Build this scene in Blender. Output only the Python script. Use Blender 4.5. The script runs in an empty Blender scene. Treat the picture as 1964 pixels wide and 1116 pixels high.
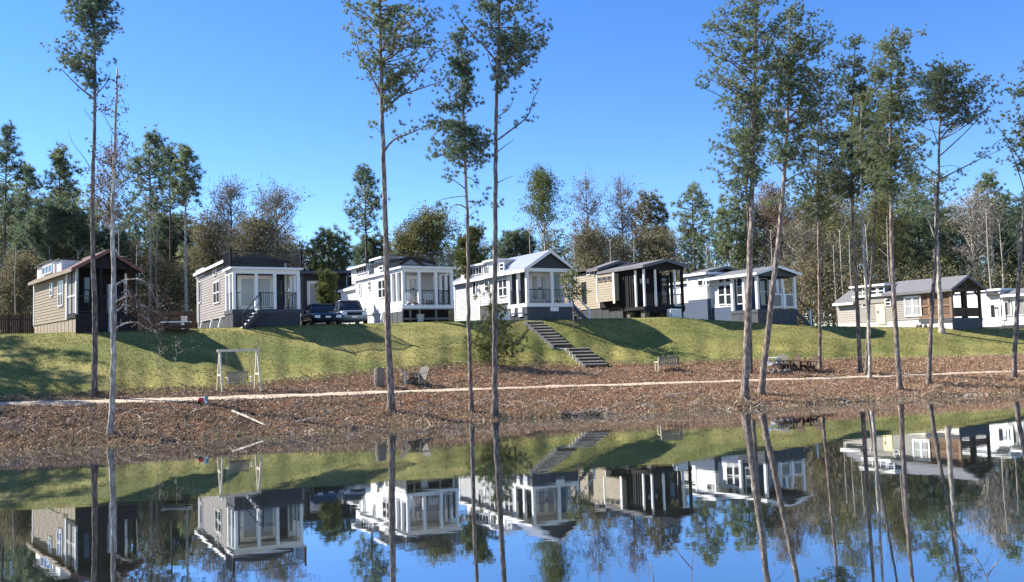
import bpy, math, random
import numpy as np
from mathutils import Vector, Matrix

random.seed(7)
rng = np.random.default_rng(7)
SC = bpy.context.scene
COL = SC.collection

# ------------------------------------------------------------------ camera
FPX, CX, CY = 1700.0, 982.0, 558.0
CAM = np.array((0.0, 0.0, 3.0))
PITCH, ROLL = math.atan(112 / 1700.0), 0.030
_F = np.array((0, math.cos(PITCH), math.sin(PITCH)))
_R0 = np.array((1.0, 0, 0)); _U0 = np.array((0, -math.sin(PITCH), math.cos(PITCH)))
_R = math.cos(ROLL) * _R0 - math.sin(ROLL) * _U0
_U = math.cos(ROLL) * _U0 + math.sin(ROLL) * _R0
cam_d = bpy.data.cameras.new('camera'); cam = bpy.data.objects.new('camera', cam_d); COL.objects.link(cam)
cam_d.sensor_width = 36.0; cam_d.lens = FPX / 1964.0 * 36.0
cam_d.clip_start = 0.1; cam_d.clip_end = 6000
M = Matrix(((_R[0], _U[0], -_F[0], CAM[0]), (_R[1], _U[1], -_F[1], CAM[1]), (_R[2], _U[2], -_F[2], CAM[2]), (0, 0, 0, 1)))
cam.matrix_world = M
SC.camera = cam

# ------------------------------------------------------------------ sky, sun, exposure
SUN_H = np.array((-0.957, 0.29)); SUN_EL = math.radians(39)
w = bpy.data.worlds.new("World"); SC.world = w; w.use_nodes = True
nt = w.node_tree; nt.nodes.clear()
sky = nt.nodes.new('ShaderNodeTexSky'); sky.sky_type = 'NISHITA'; sky.sun_disc = False
sky.sun_elevation = SUN_EL; sky.sun_rotation = math.atan2(SUN_H[0], SUN_H[1])
sky.altitude = 1800; sky.air_density = 1.0; sky.dust_density = 0.0; sky.ozone_density = 3.0
bg = nt.nodes.new('ShaderNodeBackground'); bg.inputs[1].default_value = 0.075
wo = nt.nodes.new('ShaderNodeOutputWorld')
hs = nt.nodes.new('ShaderNodeHueSaturation'); hs.inputs['Saturation'].default_value = 1.25; hs.inputs['Hue'].default_value = .51; hs.inputs['Value'].default_value = 1.32
nt.links.new(sky.outputs[0], hs.inputs['Color']); nt.links.new(hs.outputs[0], bg.inputs[0]); nt.links.new(bg.outputs[0], wo.inputs[0])
sl = bpy.data.lights.new('sun', 'SUN'); sl.energy = 5.0; sl.angle = math.radians(0.5); sl.color = (1.0, 0.94, 0.85)
sun = bpy.data.objects.new('sun', sl); COL.objects.link(sun)
sd = Vector((SUN_H[0] * math.cos(SUN_EL), SUN_H[1] * math.cos(SUN_EL), math.sin(SUN_EL)))
sun.rotation_euler = (-sd).to_track_quat('-Z', 'Y').to_euler(); sun.location = (0, 0, 60)
SC.view_settings.view_transform = 'Standard'; SC.view_settings.look = 'None'
SC.view_settings.exposure = 1.4; SC.view_settings.gamma = 1; SC.view_settings.use_curve_mapping = False
SC.render.engine = 'CYCLES'
SC.cycles.max_bounces = 6; SC.cycles.transparent_max_bounces = 8
SC.cycles.use_denoising = True

# ------------------------------------------------------------------ rays and the lie of the land
def ray(px, py):
    d = _F + (px - CX) / FPX * _R + (CY - py) / FPX * _U
    return d / d[1]
def P(px, py, D):
    return CAM + ray(px, py) * D

# survey of the far bank: pixel column, then (distance) / (row, pixels per metre) of each line along it
SX = [-900, 0, 180, 450, 745, 900, 1050, 1280, 1400, 1530, 1730, 1964, 2900]
S_DS = [31.5, 31.5, 32.5, 34.3, 36.2, 38.2, 39.2, 40.2, 40.8, 41.5, 44, 45.5, 47]
S_PATH = [(802, 45), (775, 45), (771.5, 44.5), (763, 43.5), (752, 40), (747, 38), (742, 37), (735, 36), (731, 35.5), (727, 35), (721, 34), (711, 33), (683, 33)]
S_LAWN = [(793, 44), (768, 44), (760, 43), (745, 39.2), (713, 36), (700, 33.4), (705, 32.4), (699, 32.3), (695, 32.3), (693, 31.8), (690, 30.8), (683, 29.8), (655, 29.8)]
S_TOP = [(668, 36.5), (641, 36.5), (637, 36), (628, 33.5), (619, 31), (615, 30.5), (613, 30.2), (608, 29), (616, 28.8), (625, 28.5), (628, 27.2), (631, 25.8), (603, 25.5)]
def _line(tab):
    D = np.array([FPX / t[1] for t in tab]); pts = np.array([P(x, t[0], d) for x, t, d in zip(SX, tab, D)])
    return pts[:, 1], pts[:, 2]
U_K = np.array([(x - CX) / FPX for x in SX])
DP, ZP = _line(S_PATH); DL, ZL = _line(S_LAWN); DT, ZT = _line(S_TOP)
DS = np.array(S_DS)
def _wob(u, s, f, k):
    return k * (np.sin(u * f + s) + 0.6 * np.sin(u * f * 2.3 + s * 1.7) + 0.4 * np.sin(u * f * 5.1 + s * 3.1))
def lines(u):
    g = lambda a: np.interp(u, U_K, a)
    ds = g(DS) + _wob(u, 1.0, 38, 0.28)
    dl = g(DL) + _wob(u, 2.0, 47, 0.25)
    return ds, g(DP), g(ZP), dl, g(ZL), g(DT), g(ZT)
def _prof(u, Y):
    ds, dp, zp, dl, zl, dt, zt = lines(u)
    xs = [ds - 12, ds - 1.5, ds, dp - 1.0, dp + 1.0, dl, dt, dt + 12, dt + 60, dt + 300, dt + 3000]
    zs = [0 * ds - 2.5, 0 * ds - 0.35, 0 * ds, zp - 0.12, zp + 0.1, zl, zt, zt + 0.03, zt + 0.15, zt + 1, zt + 4]
    for i in range(1, len(xs)):
        xs[i] = np.maximum(xs[i], xs[i - 1] + 0.05)
    z = np.where(Y <= xs[0], zs[0], zs[-1])
    for i in range(len(xs) - 1):
        t = (Y - xs[i]) / (xs[i + 1] - xs[i])
        z = np.where((t >= 0) & (t < 1), zs[i] + (zs[i + 1] - zs[i]) * t, z)
    return z
def lump(X, Y):
    return (np.sin(X * 2.1 + 1.3 * np.sin(Y * 1.7)) * np.sin(Y * 2.7 + X * .6) * .5 + np.sin(X * 4.7 + Y * 1.1) * np.sin(Y * 5.3 - X * 1.3) * .35
            + np.sin(X * 9.1 - Y * 3.1) * np.sin(Y * 8.3 + X * 2.3) * .25)
def ground(X, Y):
    X = np.asarray(X, float); Y = np.asarray(Y, float)
    u = X / np.maximum(Y, 1.0)
    z = sum(_prof(u, Y + o) for o in (-.5, -.25, 0, .25, .5)) / 5
    ds, dp, zp, dl, zl, dt, zt = lines(u)
    inbank = np.clip((Y - ds - .2) / 2.0, 0, 1) * np.clip((dl - Y + .3) / .6, 0, 1)
    onpath = np.clip(1.6 - np.abs(Y - dp), 0, 1)
    amp = 0.09 * inbank * (1 - .9 * onpath) + 0.008 * np.clip((Y - dl) / 1.5, 0, 1)
    lawnwave = 0.035 * np.sin(X * .5 + Y * .3) * np.sin(Y * .45 - X * .2) * np.clip((Y - dl) / 2, 0, 1) * np.clip((dt - Y) / 2, 0, 1)
    z = z + amp * lump(X, Y) + lawnwave
    return np.where(Y > ds + .2, np.maximum(z, .02 + .06 * np.minimum(Y - ds - .2, 3)), z)
def gp(px, py, lo=24, hi=140):
    r = ray(px, py)
    t = np.arange(lo, hi, 0.05)
    X = CAM[0] + r[0] * t; Z = CAM[2] + r[2] * t
    g = ground(X, t)
    idx = np.nonzero((Z <= g))[0]
    i = idx[0] if len(idx) else len(t) - 1
    return np.array((X[i], t[i], g[i]))
def gz(x, y): return float(ground(x, y))

# ------------------------------------------------------------------ materials
def mat(name, base, rough=.8, spec=.3, metal=0., noise=None, bump=None, coat=0):
    m = bpy.data.materials.new(name); m.use_nodes = True
    nt = m.node_tree; b = nt.nodes['Principled BSDF']
    b.inputs['Base Color'].default_value = (*base, 1); b.inputs['Roughness'].default_value = rough
    b.inputs['Specular IOR Level'].default_value = spec; b.inputs['Metallic'].default_value = metal
    b.inputs['Coat Weight'].default_value = coat
    if noise or bump:
        tc = nt.nodes.new('ShaderNodeTexCoord'); mp = nt.nodes.new('ShaderNodeMapping'); nt.links.new(tc.outputs['Object'], mp.inputs[0])
    if noise:   # (second colour, scale, stretch)
        col2, scale, st = noise
        mp.inputs['Scale'].default_value = st
        n = nt.nodes.new('ShaderNodeTexNoise'); n.inputs['Scale'].default_value = scale; n.inputs['Detail'].default_value = 6; n.inputs['Roughness'].default_value = .65
        nt.links.new(mp.outputs[0], n.inputs[0])
        r = nt.nodes.new('ShaderNodeValToRGB'); r.color_ramp.elements[0].position = .35; r.color_ramp.elements[1].position = .65
        r.color_ramp.elements[0].color = (*base, 1); r.color_ramp.elements[1].color = (*col2, 1)
        nt.links.new(n.outputs[0], r.inputs[0]); nt.links.new(r.outputs[0], b.inputs['Base Color'])
        if bump:
            bp = nt.nodes.new('ShaderNodeBump'); bp.inputs['Strength'].default_value = bump; bp.inputs['Distance'].default_value = .05
            nt.links.new(n.outputs[0], bp.inputs['Height']); nt.links.new(bp.outputs[0], b.inputs['Normal'])
    return m

def ramp_mat(name, stops, attr='tint', rough=.75, trans=.25, spec=.15):
    """leaf / needle material: colour picked along a ramp by the species tint stored on each clump"""
    m = bpy.data.materials.new(name); m.use_nodes = True; nt = m.node_tree
    b = nt.nodes['Principled BSDF']; out = nt.nodes['Material Output']
    a = nt.nodes.new('ShaderNodeAttribute'); a.attribute_name = attr
    r = nt.nodes.new('ShaderNodeValToRGB'); cr = r.color_ramp
    while len(cr.elements) < len(stops): cr.elements.new(.5)
    for e, (p, c) in zip(cr.elements, stops): e.position = p; e.color = (*c, 1)
    nt.links.new(a.outputs['Fac'], r.inputs[0]); nt.links.new(r.outputs[0], b.inputs['Base Color'])
    b.inputs['Roughness'].default_value = rough; b.inputs['Specular IOR Level'].default_value = spec
    t = nt.nodes.new('ShaderNodeBsdfTranslucent'); nt.links.new(r.outputs[0], t.inputs[0])
    mx = nt.nodes.new('ShaderNodeMixShader'); mx.inputs[0].default_value = trans
    nt.links.new(b.outputs[0], mx.inputs[1]); nt.links.new(t.outputs[0], mx.inputs[2]); nt.links.new(mx.outputs[0], out.inputs[0])
    return m

def siding(name, c, c2=None):
    c2 = c2 or tuple(v * .86 for v in c)
    return mat(name, c, .7, .25, noise=(c2, 1.6, (1, .5, 6)))

WHITE = siding('white_paint', (.78, .77, .74), (.72, .71, .68))
TRIM = mat('white_trim', (.75, .75, .74), .55, .35, noise=((.68, .68, .67), 3, (1, 1, 1)))
GREY_SIDE = siding('warm_grey_siding', (.255, .235, .225))
PALE_SIDE = siding('pale_grey_siding', (.44, .45, .46))
SLATE = siding('slate_paint', (.047, .05, .058))
BLUEGREY = siding('blue_grey_siding', (.062, .088, .145))
SKIRT = siding('blue_grey_skirting', (.062, .069, .082))  # blue grey, darkened for the shadow the skirtings stand in
TAN = siding('tan_siding', (.33, .285, .21))
BROWN_SIDE = siding('brown_siding', (.25, .20, .145), (.205, .165, .12))
TAUPE = siding('taupe_siding', (.27, .255, .225))
BLACK = mat('black_paint_and_shade', (.012, .012, .014), .7, .15, noise=((.02, .019, .02), 4, (1, 1, 1)))  # on the first cabin's porch this black stands in for shade
DARKWOOD = mat('dark_wood', (.05, .036, .028), .75, .2, noise=((.09, .065, .05), 5, (1, 1, 8)))
CEDAR = mat('cedar_wood', (.25, .16, .108), .7, .2, noise=((.19, .115, .075), 6, (1, 1, 5)))
ROOF_DARK = mat('dark_shingle', (.045, .047, .052), .85, .2, noise=((.075, .075, .08), 7, (1, 1, 1)), bump=.3)
ROOF_GREY = mat('grey_shingle', (.115, .115, .122), .85, .2, noise=((.16, .16, .168), 7, (1, 1, 1)), bump=.3)
ROOF_METAL = mat('galvanised_roof', (.50, .52, .56), .42, .5, .55, noise=((.42, .44, .48), 2, (1, 1, 1)))
ROOF_RED = mat('red_metal_roof', (.085, .036, .03), .8, .2, 0, noise=((.065, .03, .026), 3, (1, 1, 1)))
METAL_BLK = mat('black_metal', (.02, .02, .022), .45, .4, .3)
DECKW = mat('deck_boards', (.17, .14, .12), .8, .2, noise=((.24, .2, .17), 5, (1, 6, 1)))
INTERIOR = mat('curtain_cloth', (.42, .42, .40), .9, .1)
SCREEN = mat('insect_screen', (.19, .19, .185), .85, .1, noise=((.25, .25, .24), 40, (1, 1, 1)))
GLASS = mat('window_glass', (.025, .03, .036), .06, .6)
GLASS_PALE = mat('curtained_glass', (.27, .285, .29), .12, .5, noise=((.36, .37, .38), 3, (8, 8, .3)))
WEATHER = mat('weathered_wood', (.25, .215, .17), .85, .15, noise=((.16, .14, .11), 7, (1, 1, 6)), bump=.2)
PALEWOOD = mat('pale_timber', (.62, .56, .44), .8, .2, noise=((.5, .44, .33), 6, (1, 6, 1)))
GREYWOOD = mat('grey_wood', (.16, .145, .125), .85, .15, noise=((.25, .225, .19), 9, (1, 1, 6)), bump=.2)
BROWNWOOD = mat('brown_wood', (.055, .036, .026), .75, .2, noise=((.085, .055, .04), 8, (1, 1, 5)))
STONE = mat('fire_ring_stone', (.075, .07, .065), .9, .2, noise=((.14, .13, .12), 6, (1, 1, 1)), bump=.5)
WHITEPL = mat('white_plastic', (.8, .8, .78), .4, .4)
REDPL = mat('red_plastic', (.55, .035, .05), .35, .5)
TEALPL = mat('teal_plastic', (.06, .25, .26), .35, .5)
TYRE = mat('tyre_rubber', (.018, .018, .018), .8, .2)
CARBLUE = mat('dark_blue_car_paint', (.028, .04, .065), .3, .5, .3, coat=.6)
CARSILV = mat('silver_car_paint', (.24, .25, .265), .35, .5, .4, coat=.6)  # silver darkened for the shade on the car's front
CHROME = mat('chrome', (.6, .6, .62), .2, .5, .9)
HEADL = mat('headlamp_glass', (.6, .62, .65), .15, .6)
CONC = mat('pale_concrete', (.42, .40, .37), .9, .2, noise=((.34, .32, .29), 3, (1, 1, 1)), bump=.2)
GREYBIN = mat('galvanised_bucket', (.35, .36, .36), .5, .4, .4)

def bark(name, a, b, c):
    m = bpy.data.materials.new(name); m.use_nodes = True; nt = m.node_tree; bs = nt.nodes['Principled BSDF']
    tc = nt.nodes.new('ShaderNodeTexCoord'); mp = nt.nodes.new('ShaderNodeMapping'); mp.inputs['Scale'].default_value = (1, 1, .28)
    nt.links.new(tc.outputs['Object'], mp.inputs[0])
    v = nt.nodes.new('ShaderNodeTexVoronoi'); v.inputs['Scale'].default_value = 11; nt.links.new(mp.outputs[0], v.inputs[0])
    n = nt.nodes.new('ShaderNodeTexNoise'); n.inputs['Scale'].default_value = 5; n.inputs['Detail'].default_value = 8; n.inputs['Roughness'].default_value = .7; nt.links.new(mp.outputs[0], n.inputs[0])
    mm = nt.nodes.new('ShaderNodeMath'); mm.operation = 'MULTIPLY_ADD'; mm.inputs[1].default_value = .55; nt.links.new(v.outputs['Distance'], mm.inputs[0]); nt.links.new(n.outputs[0], mm.inputs[2])
    r = nt.nodes.new('ShaderNodeValToRGB'); cr = r.color_ramp; cr.elements.new(.5)
    for e, (p, col) in zip(cr.elements, ((.42, a), (.62, b), (.9, c))): e.position = p; e.color = (*col, 1)
    nt.links.new(mm.outputs[0], r.inputs[0]); nt.links.new(r.outputs[0], bs.inputs['Base Color'])
    bp = nt.nodes.new('ShaderNodeBump'); bp.inputs['Strength'].default_value = .9; bp.inputs['Distance'].default_value = .05
    nt.links.new(mm.outputs[0], bp.inputs['Height']); nt.links.new(bp.outputs[0], bs.inputs['Normal'])
    bs.inputs['Roughness'].default_value = .9; bs.inputs['Specular IOR Level'].default_value = .15
    return m
BARK = bark('pine_bark', (.40, .325, .27), (.28, .222, .182), (.10, .077, .064))
BARK_D = bark('dark_bark', (.30, .245, .21), (.20, .165, .14), (.075, .06, .052))
BARK_P = bark('pale_bark', (.60, .55, .48), (.46, .41, .35), (.2, .175, .15))
PINE = ramp_mat('pine_needles', ((0, (.10, .135, .07)), (.5, (.175, .22, .115)), (1, (.27, .30, .165))), trans=.5)
PINE_B = ramp_mat('blue_green_needles', ((0, (.085, .122, .082)), (.5, (.15, .20, .128)), (1, (.23, .275, .175))), trans=.48)
PINE_Y = ramp_mat('yellow_green_needles', ((0, (.08, .10, .032)), (.5, (.13, .15, .05)), (1, (.19, .20, .08))), trans=.3)
PINE_DK = ramp_mat('dark_needles', ((0, (.07, .10, .066)), (.5, (.12, .16, .10)), (1, (.18, .22, .13))), trans=.42)
OLIVE = ramp_mat('olive_leaves', ((0, (.11, .11, .04)), (.5, (.17, .16, .06)), (1, (.24, .22, .09))), trans=.35)
BROWN = ramp_mat('brown_leaves', ((0, (.12, .105, .062)), (.5, (.195, .172, .10)), (1, (.30, .265, .165))), trans=.3)
RUST = ramp_mat('rust_leaves', ((0, (.13, .095, .066)), (.5, (.20, .148, .10)), (1, (.29, .22, .15))), trans=.3)
DRYLEAF = ramp_mat('dry_brown_leaves', ((0, (.045, .03, .024)), (.5, (.085, .055, .04)), (1, (.15, .10, .07))), trans=.2)
GREYTW = ramp_mat('grey_twigs', ((0, (.17, .15, .12)), (.5, (.23, .205, .16)), (1, (.32, .285, .23))), trans=.1)
MIXED = ramp_mat('undergrowth_leaves', ((0, (.05, .065, .034)), (.3, (.11, .11, .05)), (.5, (.17, .158, .078)), (.75, (.20, .165, .095)), (1, (.28, .23, .145))), trans=.3)
LITTER = ramp_mat('fallen_leaves', ((0, (.07, .05, .035)), (.3, (.22, .152, .098)), (.6, (.37, .268, .178)), (.85, (.52, .405, .29)), (1, (.68, .59, .47))), trans=.1)
GRASSM = ramp_mat('grass_blades', ((0, (.12, .135, .04)), (.5, (.20, .20, .062)), (1, (.34, .295, .12))), trans=.55)
STRAW = ramp_mat('pine_straw', ((0, (.18, .105, .065)), (.5, (.35, .215, .13)), (1, (.53, .365, .235))), trans=.1)
REEDM = ramp_mat('dry_reeds', ((0, (.12, .09, .055)), (.5, (.22, .17, .10)), (1, (.36, .29, .18))), trans=.25)

def soil_mat():
    m = bpy.data.materials.new('leafy_soil'); m.use_nodes = True; nt = m.node_tree; b = nt.nodes['Principled BSDF']
    tc = nt.nodes.new('ShaderNodeTexCoord')
    n1 = nt.nodes.new('ShaderNodeTexNoise'); n1.inputs['Scale'].default_value = 5.5; n1.inputs['Detail'].default_value = 9; n1.inputs['Roughness'].default_value = .75
    n2 = nt.nodes.new('ShaderNodeTexNoise'); n2.inputs['Scale'].default_value = .45; n2.inputs['Detail'].default_value = 4
    for n in (n1, n2): nt.links.new(tc.outputs['Object'], n.inputs[0])
    r1 = nt.nodes.new('ShaderNodeValToRGB'); cr = r1.color_ramp; cr.elements.new(.5)
    for e, (p, c) in zip(cr.elements, ((.3, (.055, .038, .025)), (.48, (.195, .128, .08)), (.7, (.40, .28, .175)))): e.position = p; e.color = (*c, 1)
    r2 = nt.nodes.new('ShaderNodeValToRGB')
    r2.color_ramp.elements[0].position = .38; r2.color_ramp.elements[0].color = (.30, .24, .18, 1); r2.color_ramp.elements[1].position = .62; r2.color_ramp.elements[1].color = (.46, .22, .115, 1)
    mx = nt.nodes.new('ShaderNodeMix'); mx.data_type = 'RGBA'; mx.blend_type = 'OVERLAY'; mx.inputs[0].default_value = .6
    nt.links.new(n1.outputs[0], r1.inputs[0]); nt.links.new(n2.outputs[0], r2.inputs[0])
    nt.links.new(r1.outputs[0], mx.inputs[6]); nt.links.new(r2.outputs[0], mx.inputs[7]); nt.links.new(mx.outputs[2], b.inputs['Base Color'])
    bp = nt.nodes.new('ShaderNodeBump'); bp.inputs['Strength'].default_value = 1; bp.inputs['Distance'].default_value = .12
    nt.links.new(n1.outputs[0], bp.inputs['Height']); nt.links.new(bp.outputs[0], b.inputs['Normal'])
    b.inputs['Roughness'].default_value = .95; b.inputs['Specular IOR Level'].default_value = .1
    return m
SOIL = soil_mat()
def lawn_mat():
    m = bpy.data.materials.new('lawn_turf'); m.use_nodes = True; nt = m.node_tree; b = nt.nodes['Principled BSDF']
    tc = nt.nodes.new('ShaderNodeTexCoord'); mp = nt.nodes.new('ShaderNodeMapping'); mp.inputs['Scale'].default_value = (.55, 1.5, 1.5); nt.links.new(tc.outputs['Object'], mp.inputs[0])
    n1 = nt.nodes.new('ShaderNodeTexNoise'); n1.inputs['Scale'].default_value = 3.6; n1.inputs['Detail'].default_value = 9; n1.inputs['Roughness'].default_value = .75
    n2 = nt.nodes.new('ShaderNodeTexNoise'); n2.inputs['Scale'].default_value = .28; n2.inputs['Detail'].default_value = 5; n2.inputs['Distortion'].default_value = .6
    for n in (n1, n2): nt.links.new(mp.outputs[0], n.inputs[0])
    r1 = nt.nodes.new('ShaderNodeValToRGB'); cr = r1.color_ramp; cr.elements.new(.5)
    for e, (p, c) in zip(cr.elements, ((.3, (.085, .09, .028)), (.5, (.185, .18, .056)), (.7, (.31, .28, .105)))): e.position = p; e.color = (*c, 1)
    r2 = nt.nodes.new('ShaderNodeValToRGB'); cr = r2.color_ramp
    cr.elements[0].position = .35; cr.elements[0].color = (.105, .135, .04, 1); cr.elements[1].position = .66; cr.elements[1].color = (.33, .275, .10, 1)
    mx = nt.nodes.new('ShaderNodeMix'); mx.data_type = 'RGBA'; mx.inputs[0].default_value = .6
    nt.links.new(n1.outputs[0], r1.inputs[0]); nt.links.new(n2.outputs[0], r2.inputs[0])
    nt.links.new(r1.outputs[0], mx.inputs[6]); nt.links.new(r2.outputs[0], mx.inputs[7]); nt.links.new(mx.outputs[2], b.inputs['Base Color'])
    bp = nt.nodes.new('ShaderNodeBump'); bp.inputs['Strength'].default_value = .9; bp.inputs['Distance'].default_value = .1
    nt.links.new(n1.outputs[0], bp.inputs['Height']); nt.links.new(bp.outputs[0], b.inputs['Normal'])
    b.inputs['Roughness'].default_value = .95; b.inputs['Specular IOR Level'].default_value = .1
    return m
LAWN = lawn_mat()
FLOORM = mat('woodland_floor', (.10, .075, .045), .95, .1, noise=((.16, .13, .07), 1.5, (1, 1, 1)), bump=.6)
PATHM = mat('sandy_path', (.50, .42, .32), .95, .1, noise=((.36, .28, .2), 2.2, (1, 1, 1)), bump=.4)
DRIVE = mat('gravel_drive', (.24, .235, .215), .95, .1, noise=((.33, .32, .29), 5, (1, 1, 1)), bump=.4)
def water_mat():
    m = bpy.data.materials.new('pond_water'); m.use_nodes = True; nt = m.node_tree
    b = nt.nodes['Principled BSDF']; out = nt.nodes['Material Output']
    b.inputs['Base Color'].default_value = (.018, .022, .02, 1); b.inputs['Roughness'].default_value = .25; b.inputs['Specular IOR Level'].default_value = 0
    g = nt.nodes.new('ShaderNodeBsdfGlossy'); g.inputs['Roughness'].default_value = .02; g.inputs['Color'].default_value = (.90, .93, .95, 1)
    lw = nt.nodes.new('ShaderNodeFresnel'); lw.inputs['IOR'].default_value = 1.75
    mr = nt.nodes.new('ShaderNodeMapRange'); mr.inputs['From Min'].default_value = .2; mr.inputs['From Max'].default_value = .75; mr.inputs['To Min'].default_value = .62; mr.inputs['To Max'].default_value = .94
    nt.links.new(lw.outputs[0], mr.inputs[0])
    mx = nt.nodes.new('ShaderNodeMixShader'); nt.links.new(mr.outputs[0], mx.inputs[0])
    nt.links.new(b.outputs[0], mx.inputs[1]); nt.links.new(g.outputs[0], mx.inputs[2]); nt.links.new(mx.outputs[0], out.inputs[0])
    tc = nt.nodes.new('ShaderNodeTexCoord'); mp = nt.nodes.new('ShaderNodeMapping'); mp.inputs['Scale'].default_value = (.45, 1.0, 1)
    nt.links.new(tc.outputs['Object'], mp.inputs[0])
    n = nt.nodes.new('ShaderNodeTexNoise'); n.inputs['Scale'].default_value = 1.6; n.inputs['Detail'].default_value = 3; nt.links.new(mp.outputs[0], n.inputs[0])
    bp = nt.nodes.new('ShaderNodeBump'); bp.inputs['Strength'].default_value = .024; bp.inputs['Distance'].default_value = .05
    nt.links.new(n.outputs[0], bp.inputs['Height']); nt.links.new(bp.outputs[0], g.inputs['Normal'])
    return m
WATER = water_mat()

# ------------------------------------------------------------------ mesh helpers
class MB:
    def __init__(s): s.v = []; s.f = []
    def quad(s, a, b, c, d):
        n = len(s.v); s.v += [tuple(a), tuple(b), tuple(c), tuple(d)]; s.f.append((n, n + 1, n + 2, n + 3))
    def poly(s, pts):
        n = len(s.v); s.v += [tuple(p) for p in pts]; s.f.append(tuple(range(n, n + len(pts))))
    def prism(s, pts, ext):
        """closed prism: polygon pts (3-D) swept along ext"""
        n = len(s.v); k = len(pts); e = np.array(ext)
        s.v += [tuple(p) for p in pts] + [tuple(np.array(p) + e) for p in pts]
        s.f.append(tuple(range(n, n + k))); s.f.append(tuple(range(n + 2 * k - 1, n + k - 1, -1)))
        for i in range(k):
            j = (i + 1) % k; s.f.append((n + i, n + k + i, n + k + j, n + j))
        return s
    def box(s, x0, x1, y0, y1, z0, z1):
        return s.prism([(x0, y0, z0), (x0, y1, z0), (x1, y1, z0), (x1, y0, z0)], (0, 0, z1 - z0))
    def bar(s, a, b, w, h=None, up=(0, 0, 1)):
        h = h or w; a = np.array(a, float); b = np.array(b, float); d = b - a; d /= np.linalg.norm(d) + 1e-9
        u = np.array(up, float)
        if abs(np.dot(u, d)) > .95: u = np.array((1., 0, 0))
        r = np.cross(d, u); r /= np.linalg.norm(r); u = np.cross(r, d)
        return s.prism([a + r * w / 2 + u * h / 2, a - r * w / 2 + u * h / 2, a - r * w / 2 - u * h / 2, a + r * w / 2 - u * h / 2], b - a)
    def tube(s, pts, rads, n=6, cap=True):
        pts = [np.array(p, float) for p in pts]; base = len(s.v); K = len(pts)
        for i, p in enumerate(pts):
            d = pts[min(i + 1, K - 1)] - pts[max(i - 1, 0)]; d /= np.linalg.norm(d) + 1e-9
            u = np.array((0, 1., 0)) if abs(d[1]) < .9 else np.array((1., 0, 0))
            r = np.cross(d, u); r /= np.linalg.norm(r); u = np.cross(r, d)
            for k in range(n):
                t = 2 * math.pi * k / n
                s.v.append(tuple(p + rads[i] * (math.cos(t) * r + math.sin(t) * u)))
        for i in range(K - 1):
            for k in range(n):
                k2 = (k + 1) % n
                s.f.append((base + i * n + k, base + i * n + k2, base + (i + 1) * n + k2, base + (i + 1) * n + k))
        if cap:
            s.f.append(tuple(base + k for k in range(n))[::-1]); s.f.append(tuple(base + (K - 1) * n + k for k in range(n)))
        return s
    def mesh(s, name, m, smooth=False):
        me = bpy.data.meshes.new(name); me.from_pydata(s.v, [], s.f); me.validate(); me.update()
        if smooth: me.polygons.foreach_set('use_smooth', [True] * len(me.polygons))
        if m: me.materials.append(m)
        return me
    def build(s, name, m, parent=None, smooth=False):
        o = bpy.data.objects.new(name, s.mesh(name, m, smooth)); COL.objects.link(o)
        if parent: o.parent = parent
        return o

def tri_mesh(name, V, tint, m):
    """V (n,3,3) loose triangles with a per-triangle tint"""
    n = len(V); me = bpy.data.meshes.new(name)
    me.vertices.add(n * 3); me.vertices.foreach_set('co', np.ascontiguousarray(V, np.float32).ravel())
    me.loops.add(n * 3); me.loops.foreach_set('vertex_index', np.arange(n * 3, dtype=np.int32))
    me.polygons.add(n); me.polygons.foreach_set('loop_start', np.arange(0, n * 3, 3, dtype=np.int32))
    a = me.attributes.new('tint', 'FLOAT', 'FACE'); a.data.foreach_set('value', np.ascontiguousarray(tint, np.float32))
    me.update(calc_edges=True); me.materials.append(m)
    return me
def link(name, me, parent=None):
    o = bpy.data.objects.new(name, me); COL.objects.link(o)
    if parent: o.parent = parent
    return o
def thing(name, label, cat, loc, rz=0., group=None):
    o = bpy.data.objects.new(name, None); COL.objects.link(o); o.empty_display_size = .3
    o.location = tuple(float(v) for v in loc); o.rotation_euler = (0, 0, rz)
    tag(o, label, cat, group); return o
def tag(o, label=None, cat=None, group=None, kind=None):
    if label: o['label'] = label
    if cat: o['category'] = cat
    if group: o['group'] = group
    if kind: o['kind'] = kind
    return o
def dup(root, loc, rz, label, group=None, scale=None):
    r = root.copy(); COL.objects.link(r); r.location = tuple(float(v) for v in loc); r.rotation_euler = (0, 0, rz); r['label'] = label
    if group: r['group'] = group
    if scale: r.scale = (scale,) * 3 if not isinstance(scale, tuple) else scale
    for ch in list(root.children):
        c = ch.copy(); COL.objects.link(c); c.parent = r
        for g in ch.children:
            d = g.copy(); COL.objects.link(d); d.parent = c
    return r

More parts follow.
